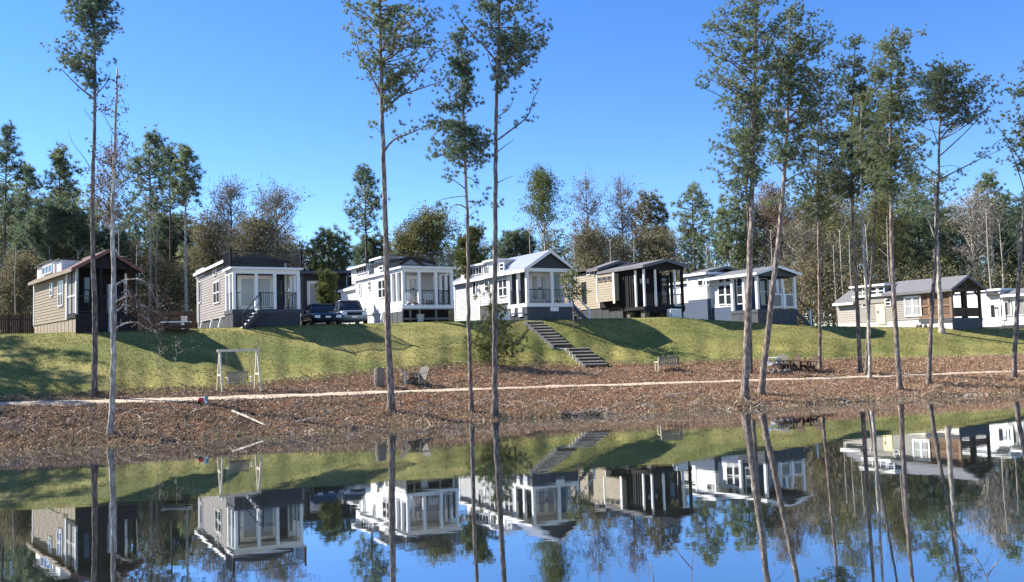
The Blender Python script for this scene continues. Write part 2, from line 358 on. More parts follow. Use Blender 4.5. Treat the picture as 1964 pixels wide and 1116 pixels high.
def tufts(C, dirs, n, L, W, spread=1.0):
    """bursts of n needle blades round each centre; returns triangles (N*n,3,3)"""
    N = len(C)
    d = rng.normal(size=(N, n, 3)); d /= np.linalg.norm(d, axis=2, keepdims=True)
    d = d * spread + np.asarray(dirs)[:, None, :]; d /= np.linalg.norm(d, axis=2, keepdims=True) + 1e-9
    s = np.cross(d, rng.normal(size=(N, n, 3))); s /= np.linalg.norm(s, axis=2, keepdims=True) + 1e-9
    l = L * rng.uniform(.65, 1.2, (N, n, 1)); b = C[:, None, :] + d * l * .06
    V = np.stack([b - s * W / 2, b + s * W / 2, b + d * l], axis=2)
    return V.reshape(-1, 3, 3)
def leaves(C, n, R, S):
    """loose leaf triangles scattered in a ball of radius R round each centre"""
    N = len(C); p = rng.normal(size=(N, n, 3)); p /= np.linalg.norm(p, axis=2, keepdims=True)
    p = C[:, None, :] + p * (R * rng.uniform(.15, 1, (N, n, 1)) ** .6)
    a = rng.normal(size=(N, n, 3)); a /= np.linalg.norm(a, axis=2, keepdims=True)
    b = np.cross(a, rng.normal(size=(N, n, 3))); b /= np.linalg.norm(b, axis=2, keepdims=True) + 1e-9
    s = S * rng.uniform(.6, 1.4, (N, n, 1))
    return np.stack([p - a * s * .5, p + a * s * .5, p + b * s * .8], axis=2).reshape(-1, 3, 3)

# ------------------------------------------------------------------ the setting
def sheet(name, m, rows, us, kind='structure', lift=0.0):
    """rows: functions u -> Y; a quad sheet over the ground"""
    Y = np.stack([r(us) for r in rows]); X = us[None, :] * Y; Z = ground(X, Y) + lift
    mb = MB(); R, C = Y.shape
    mb.v = list(zip(X.ravel().tolist(), Y.ravel().tolist(), Z.ravel().tolist()))
    mb.f = [(i * C + j, i * C + j + 1, (i + 1) * C + j + 1, (i + 1) * C + j) for i in range(R - 1) for j in range(C - 1)]
    o = mb.build(name, m, smooth=True); o['kind'] = kind
    return o
US = np.linspace(-1.15, 1.15, 620)
def between(fa, fb, n): return [(lambda u, t=t: fa(u) * (1 - t) + fb(u) * t) for t in np.linspace(0, 1, n)]
f_ds = lambda u: lines(u)[0]; f_dl = lambda u: lines(u)[3]; f_dt = lambda u: lines(u)[5]; f_dp = lambda u: lines(u)[1]
o = sheet('bank', SOIL, between(lambda u: f_ds(u) - 9, lambda u: f_ds(u) - 1, 5)[:-1] + between(lambda u: f_ds(u) - 1, f_dl, 74), US)
o['label'] = 'leaf strewn red brown bank along the far shore of the pond'
o = sheet('lawn', LAWN, between(f_dl, lambda u: f_dt(u) + 9, 56), US)
o['label'] = 'mown grass slope below the row of cabins'
USF = np.linspace(-1.6, 1.6, 90)
sheet('ground', FLOORM, between(lambda u: f_dt(u) + 8.6, lambda u: f_dt(u) + 60, 12) + [lambda u: f_dt(u) + 300, lambda u: f_dt(u) + 2500], USF, lift=-.05)
sheet('path', PATHM, between(lambda u: f_dp(u) - np.interp(u, (-.5, -.1, .5), (.75, .4, .42)) + _wob(u, 3, 60, .09), lambda u: f_dp(u) + np.interp(u, (-.5, -.1, .5), (.6, .3, .3)) + _wob(u, 5, 55, .09), 5), US, lift=.035)
mb = MB(); mb.quad((-220, -30, 0), (220, -30, 0), (220, 52, 0), (-220, 52, 0))
o = mb.build('pond', WATER); o['kind'] = 'structure'

# gravel drive between the cabins
c0 = gp(585, 622); 
def patch(name, m, px_pts, lift, label=None):
    pts = [gp(*p) for p in px_pts]
    mb = MB()
    # densify between the two long sides
    A0, A1, B1, B0 = pts
    n, k = 24, 14; grid = []
    for i in range(n + 1):
        for j in range(k + 1):
            a = A0 + (A1 - A0) * i / n; b = B0 + (B1 - B0) * i / n; q = a + (b - a) * j / k
            grid.append((q[0], q[1], gz(q[0], q[1]) + lift))
    mb.v = grid; mb.f = [(i * (k + 1) + j, (i + 1) * (k + 1) + j, (i + 1) * (k + 1) + j + 1, i * (k + 1) + j + 1) for i in range(n) for j in range(k)]
    o = mb.build(name, m, smooth=True); o['kind'] = 'structure'
    return o
X0, X1 = P(590, 600, 50)[0], P(720, 600, 52)[0]
mb = MB(); n = 30
for j in range(n + 1):
    y = 54.5 + j * 1.2
    for i in range(7):
        x = X0 + (X1 + 1.0 - X0) * i / 6 - (y - 54.5) * .45; mb.v.append((x, y, gz(x, y) + .03))
mb.f = [(j * 7 + i, j * 7 + i + 1, (j + 1) * 7 + i + 1, (j + 1) * 7 + i) for j in range(n) for i in range(6)]
o = mb.build('driveway', DRIVE, smooth=True); o['kind'] = 'structure'

# ------------------------------------------------------------------ cabins
class House:
    def __init__(s, name, label, px, py, D, th, w, L, p):
        s.o = P(px, py, D); s.th = math.radians(th); s.w, s.L, s.p = w, L, p
        s.root = thing(name, label, 'cabin', s.o, s.th, None)
        c, q = math.cos(s.th), math.sin(s.th); s.Rt = np.array(((c, q, 0), (-q, c, 0), (0, 0, 1)))
        s.c0 = s.Rt @ (CAM - s.o)
    def _d(s, px, py): return s.Rt @ ray(px, py)
    def Lp(s, px, py, x=0.):
        d = s._d(px, py); t = (x - s.c0[0]) / d[0]; q = s.c0 + d * t; return q[1], q[2]
    def Fp(s, px, py, y=0.):
        d = s._d(px, py); t = (y - s.c0[1]) / d[1]; q = s.c0 + d * t; return q[0], q[2]
    def part(s, name, mb, m, parent=None): return mb.build(name, m, parent or s.root)
    def lap_left(s, mb, x, y0, y1, z0, z1, st=.17):
        z = z0
        while z < z1 - .02:
            zt = min(z + st, z1)
            mb.quad((x - .03, y0, z), (x - .006, y0, zt), (x - .006, y1, zt), (x - .03, y1, z)); mb.quad((x - .03, y0, z), (x - .03, y1, z), (x, y1, z), (x, y0, z)); z = zt
    def lap_front(s, mb, y, x0, x1, z0, z1, st=.17):
        z = z0
        while z < z1 - .02:
            zt = min(z + st, z1)
            mb.quad((x0, y - .03, z), (x1, y - .03, z), (x1, y - .006, zt), (x0, y - .006, zt)); mb.quad((x0, y - .03, z), (x0, y, z), (x1, y, z), (x1, y - .03, z)); z = zt
    def shell(s, x0, x1, y0, y1, z0, eave, peak, m, name='wall', lap=True, trim=TRIM, front_m=None):
        mb = MB()
        xm = (x0 + x1) / 2
        prof = [(x0, y0, z0), (x1, y0, z0), (x1, y0, eave), (xm, y0, max(peak, eave + .01)), (x0, y0, eave)]
        mb.prism(prof, (0, y1 - y0, 0))
        if lap:
            s.lap_left(mb, x0, y0, y1, z0, eave - .02)
            if not front_m: s.lap_front(mb, y0, x0, x1, z0, eave - .02)
        o = s.part(name, mb, m)
        if front_m:
            fb = MB(); fb.prism([(x0 + .002, y0 - .012, z0), (x1 - .002, y0 - .012, z0), (x1 - .002, y0 - .012, eave), (xm, y0 - .012, max(peak, eave + .01)), (x0 + .002, y0 - .012, eave)], (0, .01, 0))
            s.lap_front(fb, y0 - .012, x0, x1, z0, eave - .02)
            s.part('front_wall', fb, front_m)
        if trim:
            for yy in (y0, y1):
                t = MB().box(x0 - .05, x0 + .02, yy - (.06 if yy == y0 else .1), yy + (.1 if yy == y0 else .03), z0, eave - .03); s.part('corner_board', t, trim)
            t = MB().box(x1 - .1, x1 + .04, y0 - .06, y0 + .05, z0, eave - .03); s.part('corner_board', t, trim)
        return o
    def gable(s, x0, x1, y0, y1, eave, peak, m, ov=.25, fov=.3, th=.10, fascia=TRIM, ribs=0, rake=None):
        """two pitched slabs with rake and eave boards"""
        xm = (x0 + x1) / 2; sl = (peak - eave) / (xm - x0); ze = eave - sl * ov
        ya, yb = y0 - fov, y1 + .15
        mb = MB()
        mb.prism([(x0 - ov, ya, ze), (xm, ya, peak), (xm, ya, peak + th), (x0 - ov, ya, ze + th)], (0, yb - ya, 0))
        mb.prism([(xm + .001, ya, peak), (x1 + ov, ya, ze), (x1 + ov, ya, ze + th), (xm + .001, ya, peak + th)], (0, yb - ya, 0))
        r = s.part('roof', mb, m)
        if fascia:
            f = MB(); f.box(x0 - ov - .03, x0 - ov - .003, ya - .03, yb, ze - .09, ze + th * .9); s.part('fascia', f, fascia)
            f = MB()
            f.prism([(x0 - ov, ya - .03, ze - .1), (xm, ya - .03, peak - .1), (xm, ya - .03, peak + th * .9), (x0 - ov, ya - .03, ze + th * .9)], (0, .027, 0))
            f.prism([(xm + .001, ya - .03, peak - .1), (x1 + ov, ya - .03, ze - .1), (x1 + ov, ya - .03, ze + th * .9), (xm + .001, ya - .03, peak + th * .9)], (0, .027, 0))
            s.part('rake_board', f, rake or fascia)
        if ribs:
            n = int((yb - ya) / ribs); rb = None
            for i in range(n + 1):
                y = ya + (yb - ya) * i / n
                if rb is None:
                    g = MB(); g.bar((x0 - ov, 0, ze + th + .012), (xm, 0, peak + th + .012), .035, .03, up=(0, 0, 1)); rb = g.build('standing_seam', m, r); rb.location = (0, y, 0)
                else:
                    c = rb.copy(); COL.objects.link(c); c.parent = r; c.location = (0, y, 0)
        return r
    def flat(s, x0, x1, y0, y1, z, th, m, fascia=TRIM, name='roof'):
        r = s.part(name, MB().box(x0, x1, y0, y1, z, z + th), m)
        if fascia:
            f = MB(); f.box(x0 - .03, x0 - .003, y0 - .03, y1, z - .05, z + th * .95); f.box(x0 - .003, x1 + .03, y0 - .03, y0 - .003, z - .05, z + th * .95); s.part('fascia', f, fascia)
        return r
    def win(s, kind, a, b, pl=0., nx=1, nz=2, frame=TRIM, glass=GLASS, fw=.07, name='window'):
        """a,b: two opposite photo corners projected onto the wall; kind 'L' left wall at x=pl, 'F' front wall at y=pl"""
        f = s.Lp if kind == 'L' else s.Fp
        xm = (a[0] + b[0]) / 2
        h0, h1 = sorted((f(a[0], a[1], pl)[0], f(b[0], a[1], pl)[0])); z1 = f(xm, a[1], pl)[1]; z0 = f(xm, b[1], pl)[1]
        return s.win_m(kind, h0, h1, z0, z1, pl, nx, nz, frame, glass, fw, name)
    def win_m(s, kind, h0, h1, z0, z1, pl=0., nx=1, nz=2, frame=TRIM, glass=GLASS, fw=.07, name='window'):
        def bx(mb, p0, p1, q0, q1, d0, d1):
            if kind == 'L': mb.box(pl - d1, pl - d0, p0, p1, q0, q1)
            else: mb.box(p0, p1, pl - d1, pl - d0, q0, q1)
        fr = MB()
        bx(fr, h0 - fw, h0, z0 - fw, z1 + fw, -.02, .075); bx(fr, h1, h1 + fw, z0 - fw, z1 + fw, -.02, .075)
        bx(fr, h0, h1, z1, z1 + fw, -.02, .075); bx(fr, h0, h1, z0 - fw, z0, -.02, .085)
        mw = min(fw * .65, (h1 - h0) * .08)
        for i in range(1, nx): c = h0 + (h1 - h0) * i / nx; bx(fr, c - mw, c + mw, z0, z1, -.02, .07)
        for i in range(1, nz):
            c = z0 + (z1 - z0) * i / nz
            for k in range(nx):
                bx(fr, h0 + (h1 - h0) * k / nx + (mw if k else 0), h0 + (h1 - h0) * (k + 1) / nx - (mw if k < nx - 1 else 0), c - .03, c + .03, -.02, .065)
        w_ = s.part(name, fr, frame)
        for i in range(nx):
            for k in range(nz):
                g = MB(); bx(g, h0 + (h1 - h0) * i / nx, h0 + (h1 - h0) * (i + 1) / nx, z0 + (z1 - z0) * k / nz, z0 + (z1 - z0) * (k + 1) / nz, 0.0, .042)
                s.part('pane', g, glass, w_)
        return w_
    def posts(s, fx, ly, p0, z0, z1, m=TRIM, t=.16, x0=0., x1=None, yf=0., rx=(), lean=0):
        """fx: x positions along the front; ly: y positions along the left; rx: along the right"""
        x1 = s.w if x1 is None else x1
        for x in fx: s.part('post', MB().box(x - t / 2, x + t / 2, yf, yf + t, z0, z1), m)
        for y in ly: s.part('post', MB().box(x0, x0 + t, y - t / 2, y + t / 2, z0, z1), m)
        for y in rx: s.part('post', MB().box(x1 - t, x1, y - t / 2, y + t / 2, z0, z1), m)
    def rail(s, a, b, z, h=.95, m=METAL_BLK, gap=.12, name='railing'):
        a = np.array((a[0], a[1], z)); b = np.array((b[0], b[1], z)); n = max(2, int(np.linalg.norm(b - a) / gap))
        mb = MB(); mb.bar(a + (0, 0, h), b + (0, 0, h), .06, .045)
        r = s.part(name, mb, m); s.part('bottom_rail', MB().bar(a + (0, 0, .1), b + (0, 0, .1), .04, .035), m, r)
        bal = MB()
        for i in range(1, n):
            q = a + (b - a) * i / n; bal.box(q[0] - .009, q[0] + .009, q[1] - .009, q[1] + .009, z + .117, z + h - .022)
        o = s.part('balusters', bal, m, r); o['kind'] = 'stuff'
        return r
    def door(s, kind, a, b, pl, m=TRIM, glass=GLASS_PALE, leaves=1, handle=True):
        f = s.Lp if kind == 'L' else s.Fp
        h0, h1 = sorted((f(a[0], a[1], pl)[0], f(b[0], a[1], pl)[0])); xm = (a[0] + b[0]) / 2
        z1 = f(xm, a[1], pl)[1]; z0 = f(xm, b[1], pl)[1]
        return s.door_m(kind, h0, h1, z0, z1, pl, m, glass, leaves)
    def door_m(s, kind, h0, h1, z0, z1, pl, m=TRIM, glass=GLASS_PALE, leaves=1):
        def bx(mb, p0, p1, q0, q1, d0, d1):
            if kind == 'L': mb.box(pl - d1, pl - d0, p0, p1, q0, q1)
            else: mb.box(p0, p1, pl - d1, pl - d0, q0, q1)
        w_ = (h1 - h0) / leaves; root = None
        for i in range(leaves):
            a, b = h0 + i * w_ + .01, h0 + (i + 1) * w_ - .01; st = min(.13, w_ * .2)
            d = MB(); bx(d, a, a + st, z0, z1, -.01, .06); bx(d, b - st, b, z0, z1, -.01, .06); bx(d, a + st, b - st, z1 - .14, z1, -.01, .06); bx(d, a + st, b - st, z0, z0 + .24, -.01, .06)
            do = s.part('door', d, m); g = MB(); bx(g, a + st, b - st, z0 + .24, z1 - .14, 0, .035); s.part('pane', g, glass, do)
            hx = (b - st * .5) if i == 0 else (a + st * .5); g = MB(); bx(g, hx - .02, hx + .02, z0 + .9, z0 + 1.06, .06, .11); s.part('handle', g, METAL_BLK, do)
        fr = MB(); bx(fr, h0 - .09, h0, z0, z1 + .09, -.01, .05); bx(fr, h1, h1 + .09, z0, z1 + .09, -.01, .05); bx(fr, h0, h1, z1, z1 + .09, -.01, .05)
        return s.part('door_frame', fr, m)
    def deck(s, x0, x1, y0, y1, z, m=DECKW, edge=TRIM):
        n = int((y1 - y0) / .28)
        d = None
        for i in range(n):
            a = y0 + (y1 - y0) * i / n; b = y0 + (y1 - y0) * (i + 1) / n - .015
            s.part('deck_board', MB().box(x0, x1, a, b, z - .05, z), m)
        f = MB(); f.box(x0 - .04, x1 + .04, y0 - .04, y0 - .005, z - .22, z + .01); f.box(x0 - .04, x0 - .005, y0 - .004, y1, z - .22, z + .01); s.part('rim_board', f, edge)
    def skirt(s, x0, x1, y0, y1, z0, z1, m, name='skirting', lap=False):
        mb = MB().box(x0, x1, y0, y1, z0, z1)
        x = x0
        o = s.part(name, mb, m)
        t = MB(); k = 0
        n = int((x1 - x0) / .6); 
        for i in range(1, n): q = x0 + (x1 - x0) * i / n; t.box(q - .03, q + .03, y0 - .016, y0 - .001, z0, z1 - .02)
        n2 = int((y1 - y0) / .8)
        for i in range(1, n2): q = y0 + (y1 - y0) * i / n2; t.box(x0 - .016, x0 - .001, q - .03, q + .03, z0, z1 - .02)
        if t.v: s.part('batten', t, m, o)['kind'] = 'stuff'
        return o
    def stairs_x(s, x0, x1, y0, y1, ztop, zbot, n, m, rail_m=None, side=None):
        """flight running along x from x0 (bottom) to x1 (top)"""
        for i in range(n):
            t0 = i / n; z = zbot + (ztop - zbot) * (i + 1) / n - .02; a = x0 + (x1 - x0) * i / n; b = x0 + (x1 - x0) * (i + 1) / n
            s.part('step', MB().box(min(a, b), max(a, b), y0, y1, z - .06, z), m)
            s.part('riser', MB().box(min(a, a + .03 * (1 if b > a else -1)), max(a, a + .03 * (1 if b > a else -1)), y0, y1, zbot + (ztop - zbot) * i / n - .02, z - .06), side or m)
        for yy in (y0 - .04, y1 + .01):
            st = MB(); st.prism([(x0, yy, zbot - .25), (x1, yy, ztop - .3), (x1, yy, ztop), (x0, yy, zbot + .1)], (0, .03, 0)); s.part('stringer', st, side or m)
        if rail_m:
            r = MB(); r.bar((x0, y0, zbot - .1), (x0, y0, zbot + 1.0), .07); r.bar((x1, y0, ztop - .1), (x1, y0, ztop + .95), .07)
            r.bar((x0, y0, zbot + .95), (x1, y0, ztop + .9), .06); r.bar((x0, y0, zbot + .5), (x1, y0, ztop + .45), .035); s.part('handrail', r, rail_m)

# --- cabin 1: brown, red roof, porch front blackened for its shade -------------------------------------------------
h = House('cabin', 'brown lap sided cabin with dark red roof and black shaded gable porch', 146, 637, 47.2, 40, 3.1, 9.8, 2.6)
w_ = h.w
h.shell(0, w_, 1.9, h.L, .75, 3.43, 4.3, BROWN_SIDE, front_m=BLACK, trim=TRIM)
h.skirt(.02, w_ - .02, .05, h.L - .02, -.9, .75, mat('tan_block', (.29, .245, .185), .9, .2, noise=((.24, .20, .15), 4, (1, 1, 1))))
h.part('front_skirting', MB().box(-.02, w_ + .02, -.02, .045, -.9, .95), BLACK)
h.gable(0, w_, 0, h.L, 3.48, 4.4, ROOF_RED, ov=.3, fov=.3, fascia=BROWN_SIDE, rake=mat('red_rake_board', (.15, .062, .05), .6))
g = MB(); g.prism([(0, .02, 3.45), (w_, .02, 3.45), (w_ / 2, .02, 4.33)], (0, .06, 0)); h.part('gable_wall', g, BLACK)
h.deck(0, w_, .05, 1.85, 1.0, edge=BLACK)
h.part('screen', MB().box(.03, .06, .2, 1.8, 1.05, 3.35), SCREEN)
h.posts((.08, w_ / 2 - .3, w_ - .1), (1.0,), 0, .95, 3.45, BLACK, .14); h.part('post', MB().box(1.62, 2.02, -.1, .3, -.9, 2.6), PALE_SIDE)
h.part('frame_rail', MB().box(.0, .07, .2, 1.8, 1.95, 2.03), TRIM); h.part('frame_rail', MB().box(-.012, .10, .0, .14, .75, 3.45), TRIM)
h.rail((.15, .05), (1.6, .05), 1.0); h.rail((2.1, .05), (w_ - .15, .05), 1.0)
h.win('L', (98, 545), (102, 566), nx=1); h.win('L', (114, 541), (122, 585), nx=2)
h.win('F', (158, 532), (172, 580), 1.9, 1, 2, BLACK, GLASS); h.door('F', (212, 532), (226, 596), 1.9, BLACK, GLASS)
for (ya, yb, zt, nx) in ((3.1, 4.1, 4.18, 0), (4.7, 7.6, 4.28, 3), (7.9, 8.95, 4.24, 0)):
    d = MB().box(-.02, 1.0, ya, yb, 3.5, zt); dd = h.part('dormer', d, WHITE); h.part('dormer_roof', MB().box(-.15, 1.1, ya - .1, yb + .1, zt, zt + .07), ROOF_DARK)
    if nx: h.win_m('L', ya + .35, yb - .35, 3.68, zt - .2, -.02, nx, 1, TRIM, GLASS, .05)
H1 = h

# --- cabin 2: grey siding, flat porch with white posts ----------------------------------------
h = House('cabin', 'warm grey sided cabin with white corner posts, roof terrace railing and dark skirting', 447, 629, 51.5, 30, 3.98, 12.0, 2.2)
w_ = h.w
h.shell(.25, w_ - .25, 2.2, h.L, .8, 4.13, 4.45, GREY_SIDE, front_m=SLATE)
h.skirt(.3, w_ - .3, 2.2, h.L - .05, -1.0, .8, SKIRT); h.skirt(0, w_, .02, 2.19, -1.0, 1.0, SLATE)  # skirting coloured dark for the shade beside the porch
h.gable(.2, w_ - .2, 2.2, h.L, 4.18, 4.5, ROOF_DARK, ov=.2, fov=.15, fascia=TRIM, rake=SLATE)
h.flat(-.12, w_ + .12, -.15, 2.15, 3.5, .08, ROOF_DARK, TRIM); h.part('beam', MB().box(0, w_, .02, .18, 3.2, 3.5), TRIM); h.part('beam', MB().box(.02, .18, .2, 2.1, 3.2, 3.5), TRIM); h.part('beam', MB().box(w_ - .18, w_ - .02, .2, 2.1, 3.2, 3.5), TRIM)
h.part('ceiling', MB().box(.19, w_ - .19, .2, 2.1, 3.38, 3.42), TRIM)
h.deck(0, w_, .02, 2.18, 1.08, edge=SKIRT)
h.posts((.1, w_ * .345, w_ * .62, w_ - .1), (.95, 1.85), 0, 1.08, 3.2, TRIM, .17, rx=(.9, 1.7))
h.door('F', (458, 531), (521, 594), 2.18, TRIM, GLASS_PALE, 2); h.win('F', (532, 532), (543, 585), 2.18, 1, 1, SLATE, GLASS)
h.rail((w_ * .36, .1), (w_ - .2, .1), 1.08, 1.0); h.rail((.2, .1), (w_ * .12, .1), 1.08, 1.0); h.rail((w_ - .1, .25), (w_ - .1, 2.0), 1.08, 1.0); h.rail((.1, .25), (.1, 1.8), 1.08, 1.0)
h.stairs_x(.35, w_ * .345, -.95, -.03, 1.08, -.15, 6, TRIM, METAL_BLK, SLATE)
h.win('L', (378, 518), (392, 530), .25, 4, 1); h.win('L', (411, 511), (415, 527), .25, 1, 2); h.win('L', (411, 542), (422, 580), .25, 2, 2); h.win('L', (383, 541), (386, 580), .25, 1, 1)
h.rail((-.1, 0), (w_ + .1, 0), 3.58, .95, METAL_BLK, .1, 'terrace_railing'); h.rail((-.1, .05), (-.1, 2.1), 3.58, .95, METAL_BLK, .1, 'terrace_railing'); h.rail((w_ + .1, .05), (w_ + .1, 2.1), 3.58, .95, METAL_BLK, .1, 'terrace_railing')
for q in (-.1, w_ + .1): h.part('terrace_post', MB().box(q - .05, q + .05, -.05, .05, 3.6, 4.75), BLACK)
h.part('downpipe', MB().box(.14, .22, h.L - .8, h.L - .7, -.6, 3.9), TRIM)
for yy in (2.9, 5.5, 8.8):
    h.part('brace', MB().bar((-.05, yy, .78), (-.35, yy - .1, -.6), .13), TRIM)
H2 = h

# --- cabin 3: white ---------------------------------------------------------------------------
h = House('cabin', 'bright white cabin with clerestory dormers and open dark lattice under its porch', 773, 622, 56.0, 30, 3.6, 12.3, 2.7)
w_ = h.w
h.shell(.1, w_ - .1, 2.7, 8.6, .9, 3.55, 4.5, WHITE, front_m=PALE_SIDE); h.shell(.25, w_ - .25, 8.65, h.L, .6, 3.0, 3.6, WHITE, 'rear_wall')
h.gable(.1, w_ - .1, 2.75, 8.6, 3.6, 4.55, ROOF_DARK, ov=.15, fov=.15, rake=BLACK); h.gable(.25, w_ - .25, 8.65, h.L, 3.05, 3.7, ROOF_GREY, ov=.2, fov=.0)
h.skirt(.15, w_ - .15, 2.7, h.L - .05, -1.0, .88, WHITE)
g = MB(); g.prism([(.12, 2.66, 3.5), (w_ - .12, 2.66, 3.5), (w_ - .12, 2.66, 4.2), (w_ / 2, 2.66, 4.52), (.12, 2.66, 4.2)], (0, .03, 0)); h.part('gable_wall', g, PALE_SIDE); h.gable(.1, w_ - .1, 2.8, 5.3, 4.22, 4.56, ROOF_DARK, ov=.12, fov=.2, fascia=BLACK)
for (ya, yb, zt, nx, nz) in ((3.1, 4.9, 4.55, 1, 2), (6.0, 9.4, 4.35, 4, 1)):
    dd = h.part('dormer', MB().box(.04, 1.7, ya, yb, 3.3, zt), WHITE); f = h.flat(-.22, 1.8, ya - .18, yb + .18, zt, .09, ROOF_DARK, TRIM, 'dormer_roof')
h.win('L', (685, 513), (704, 524), .04, 4, 1, TRIM, GLASS, .04); h.win('L', (729, 504), (735, 517), .04, 1, 2)
h.win('L', (690, 544), (693, 566), .1, 1, 2, TRIM, GLASS_PALE, .05); h.win('L', (708, 541), (711.5, 555), .1, 1, 2, TRIM, GLASS, .05); h.win('L', (727, 538), (741, 570), .1, 2, 2)
h.deck(0, w_, .02, 2.68, 1.22)
h.flat(-.12, w_ + .12, -.15, 2.66, 3.62, .08, ROOF_DARK, TRIM); h.part('beam', MB().box(0, w_, .02, .16, 3.35, 3.62), TRIM); h.part('beam', MB().box(.02, .16, .18, 2.6, 3.35, 3.62), TRIM); h.part('beam', MB().box(w_ - .16, w_ - .02, .18, 2.6, 3.35, 3.62), TRIM)
h.part('ceiling', MB().box(.17, w_ - .17, .18, 2.6, 3.5, 3.54), TRIM)
h.posts((.1, w_ * .335, w_ * .66, w_ - .1), (.95, 1.8), 0, 1.22, 3.35, TRIM, .17, rx=(.95, 1.8))
h.part('half_wall', MB().box(.0, .12, .2, 2.6, .85, 1.5), WHITE)
h.skirt(.0, .1, .05, 2.6, -1.0, .84, SKIRT, 'side_skirting')
h.part('underporch_shade', MB().box(.2, w_ - .05, .7, .78, -1.0, 1.0), BLACK)  # black sheet standing in for the shade below the open porch
for z in (.98, .35, -.2): h.part('lattice_rail', MB().box(.12, w_ - .02, .06, .1, z - .06, z + .06), GREYWOOD)
for q in (.16, .34, .66, .98): h.part('lattice_post', MB().box(w_ * q - .06, w_ * q + .06, .11, .19, -1.0, 1.0), GREYWOOD)
h.door('F', (782, 531), (800, 582), 2.68, TRIM, GLASS_PALE, 2); h.win('F', (842, 530), (860, 578), 2.68, 2, 1, SLATE, GLASS)
h.rail((.2, .1), (w_ - .2, .1), 1.22, .95); h.rail((w_ - .1, .25), (w_ - .1, 2.5), 1.22, .95)
h.rail((-.1, 0), (w_ + .1, 0), 3.7, .85, METAL_BLK, .1, 'terrace_railing'); h.rail((-.1, .05), (-.1, 2.6), 3.7, .85, METAL_BLK, .1, 'terrace_railing'); h.rail((w_ + .1, .05), (w_ + .1, 2.6), 3.7, .85, METAL_BLK, .1, 'terrace_railing')
h.part('bracket', MB().bar((.02, 3.4, 1.0), (-.35, 3.3, -.5), .14), WHITE)
H3 = h

# --- cabin 4: pale grey with galvanised gable --------------------------------------------------
h = House('cabin', 'pale grey cabin with galvanised metal roof and slate gable over a white post porch', 1012, 612, 56.7, 30, 3.5, 10.6, 2.5)
w_ = h.w
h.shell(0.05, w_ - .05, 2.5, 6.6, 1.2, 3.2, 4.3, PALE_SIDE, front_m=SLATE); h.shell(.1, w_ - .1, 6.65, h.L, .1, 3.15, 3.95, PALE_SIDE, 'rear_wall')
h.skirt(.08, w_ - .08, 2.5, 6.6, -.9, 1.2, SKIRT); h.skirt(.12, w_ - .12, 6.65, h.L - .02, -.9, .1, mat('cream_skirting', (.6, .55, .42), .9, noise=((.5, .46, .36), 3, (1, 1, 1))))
h.gable(0, w_, 0, 5.2, 3.3, 4.4, ROOF_METAL, ov=.3, fov=.25, ribs=.42); h.gable(.05, w_ - .05, 5.36, h.L, 3.2, 4.0, ROOF_METAL, ov=.25, fov=0, ribs=.42)
g = MB(); g.prism([(.02, .04, 3.3), (w_ - .02, .04, 3.3), (w_ / 2, .04, 4.36)], (0, .08, 0)); h.part('gable_wall', g, SLATE)
h.part('beam', MB().box(0, w_, .0, .16, 3.08, 3.3), TRIM); h.part('beam', MB().box(.0, .16, .18, 2.45, 3.08, 3.28), TRIM); h.part('beam', MB().box(w_ - .16, w_, .18, 2.45, 3.08, 3.28), TRIM)
h.part('ceiling', MB().box(.17, w_ - .17, .2, 2.45, 3.2, 3.24), TRIM)
dd = h.part('dormer', MB().box(0.0, 1.6, 5.6, 9.3, 3.2, 4.1), WHITE); h.flat(-.2, 1.75, 5.4, 9.45, 4.1, .08, ROOF_METAL, TRIM, 'dormer_roof')
dd = h.part('dormer', MB().box(-.02, 1.6, 3.7, 5.3, 3.35, 4.2), WHITE); h.flat(-.22, 1.7, 3.5, 5.45, 4.2, .08, ROOF_METAL, TRIM, 'dormer_roof')
h.win('L', (903, 514), (925, 526), 0.0, 4, 1, TRIM, GLASS, .04); h.win('L', (930, 512), (937, 525), 0.0, 2, 1, TRIM, GLASS, .04); h.win('L', (960, 506), (967, 518), -.02, 1, 2)
h.win('L', (908, 541), (913, 565), .1, 1, 1); h.win('L', (931, 541), (938, 557), .05, 1, 2); h.win('L', (958, 537), (973, 567), .05, 2, 2)
h.deck(0, w_, .02, 2.48, 1.02); h.skirt(0, w_, .03, 2.48, -.9, .8, SKIRT)
h.posts((.09, w_ * .56, w_ - .09), (1.2, 2.3), 0, 1.02, 3.08, TRIM, .19, rx=(1.2, 2.3))
h.door('F', (1016, 526), (1050, 581), 2.48, TRIM, GLASS_PALE, 2); h.win('F', (1061, 527), (1078, 572), 2.48, 1, 1, TRIM, GLASS)
h.rail((.2, .1), (w_ - .2, .1), 1.02, .9); h.rail((.1, .25), (.1, 2.3), 1.02, .9)
h.part('plaque', MB().box(w_ * .5, w_ * .68, -.02, .025, .5, .78), TRIM)
h.part('meter_box', MB().box(-.1, .03, .5, 1.0, .2, .75), TRIM); h.part('meter_box', MB().box(-.1, .03, 1.5, 1.9, .3, .8), TRIM)
# side stairs down to the right
for yy in (.15, 1.25):
    h.part('newel', MB().box(w_ + .02, w_ + .12, yy - .05, yy + .05, -.9, 1.95), TRIM); h.part('newel', MB().box(w_ + 1.3, w_ + 1.42, yy - .05, yy + .05, -.9, .75), TRIM)
    h.part('handrail', MB().bar((w_ + .07, yy, 1.85), (w_ + 1.36, yy, .62), .09, .06), TRIM); h.part('stringer', MB().bar((w_ + .07, yy, .85), (w_ + 1.36, yy, -.25), .05, .24), SKIRT)
for i in range(6): z = 1.0 - .2 * (i + 1); h.part('step', MB().box(w_ + .05 + .215 * i, w_ + .3 + .215 * i, .2, 1.2, z - .05, z), DECKW)
H4 = h

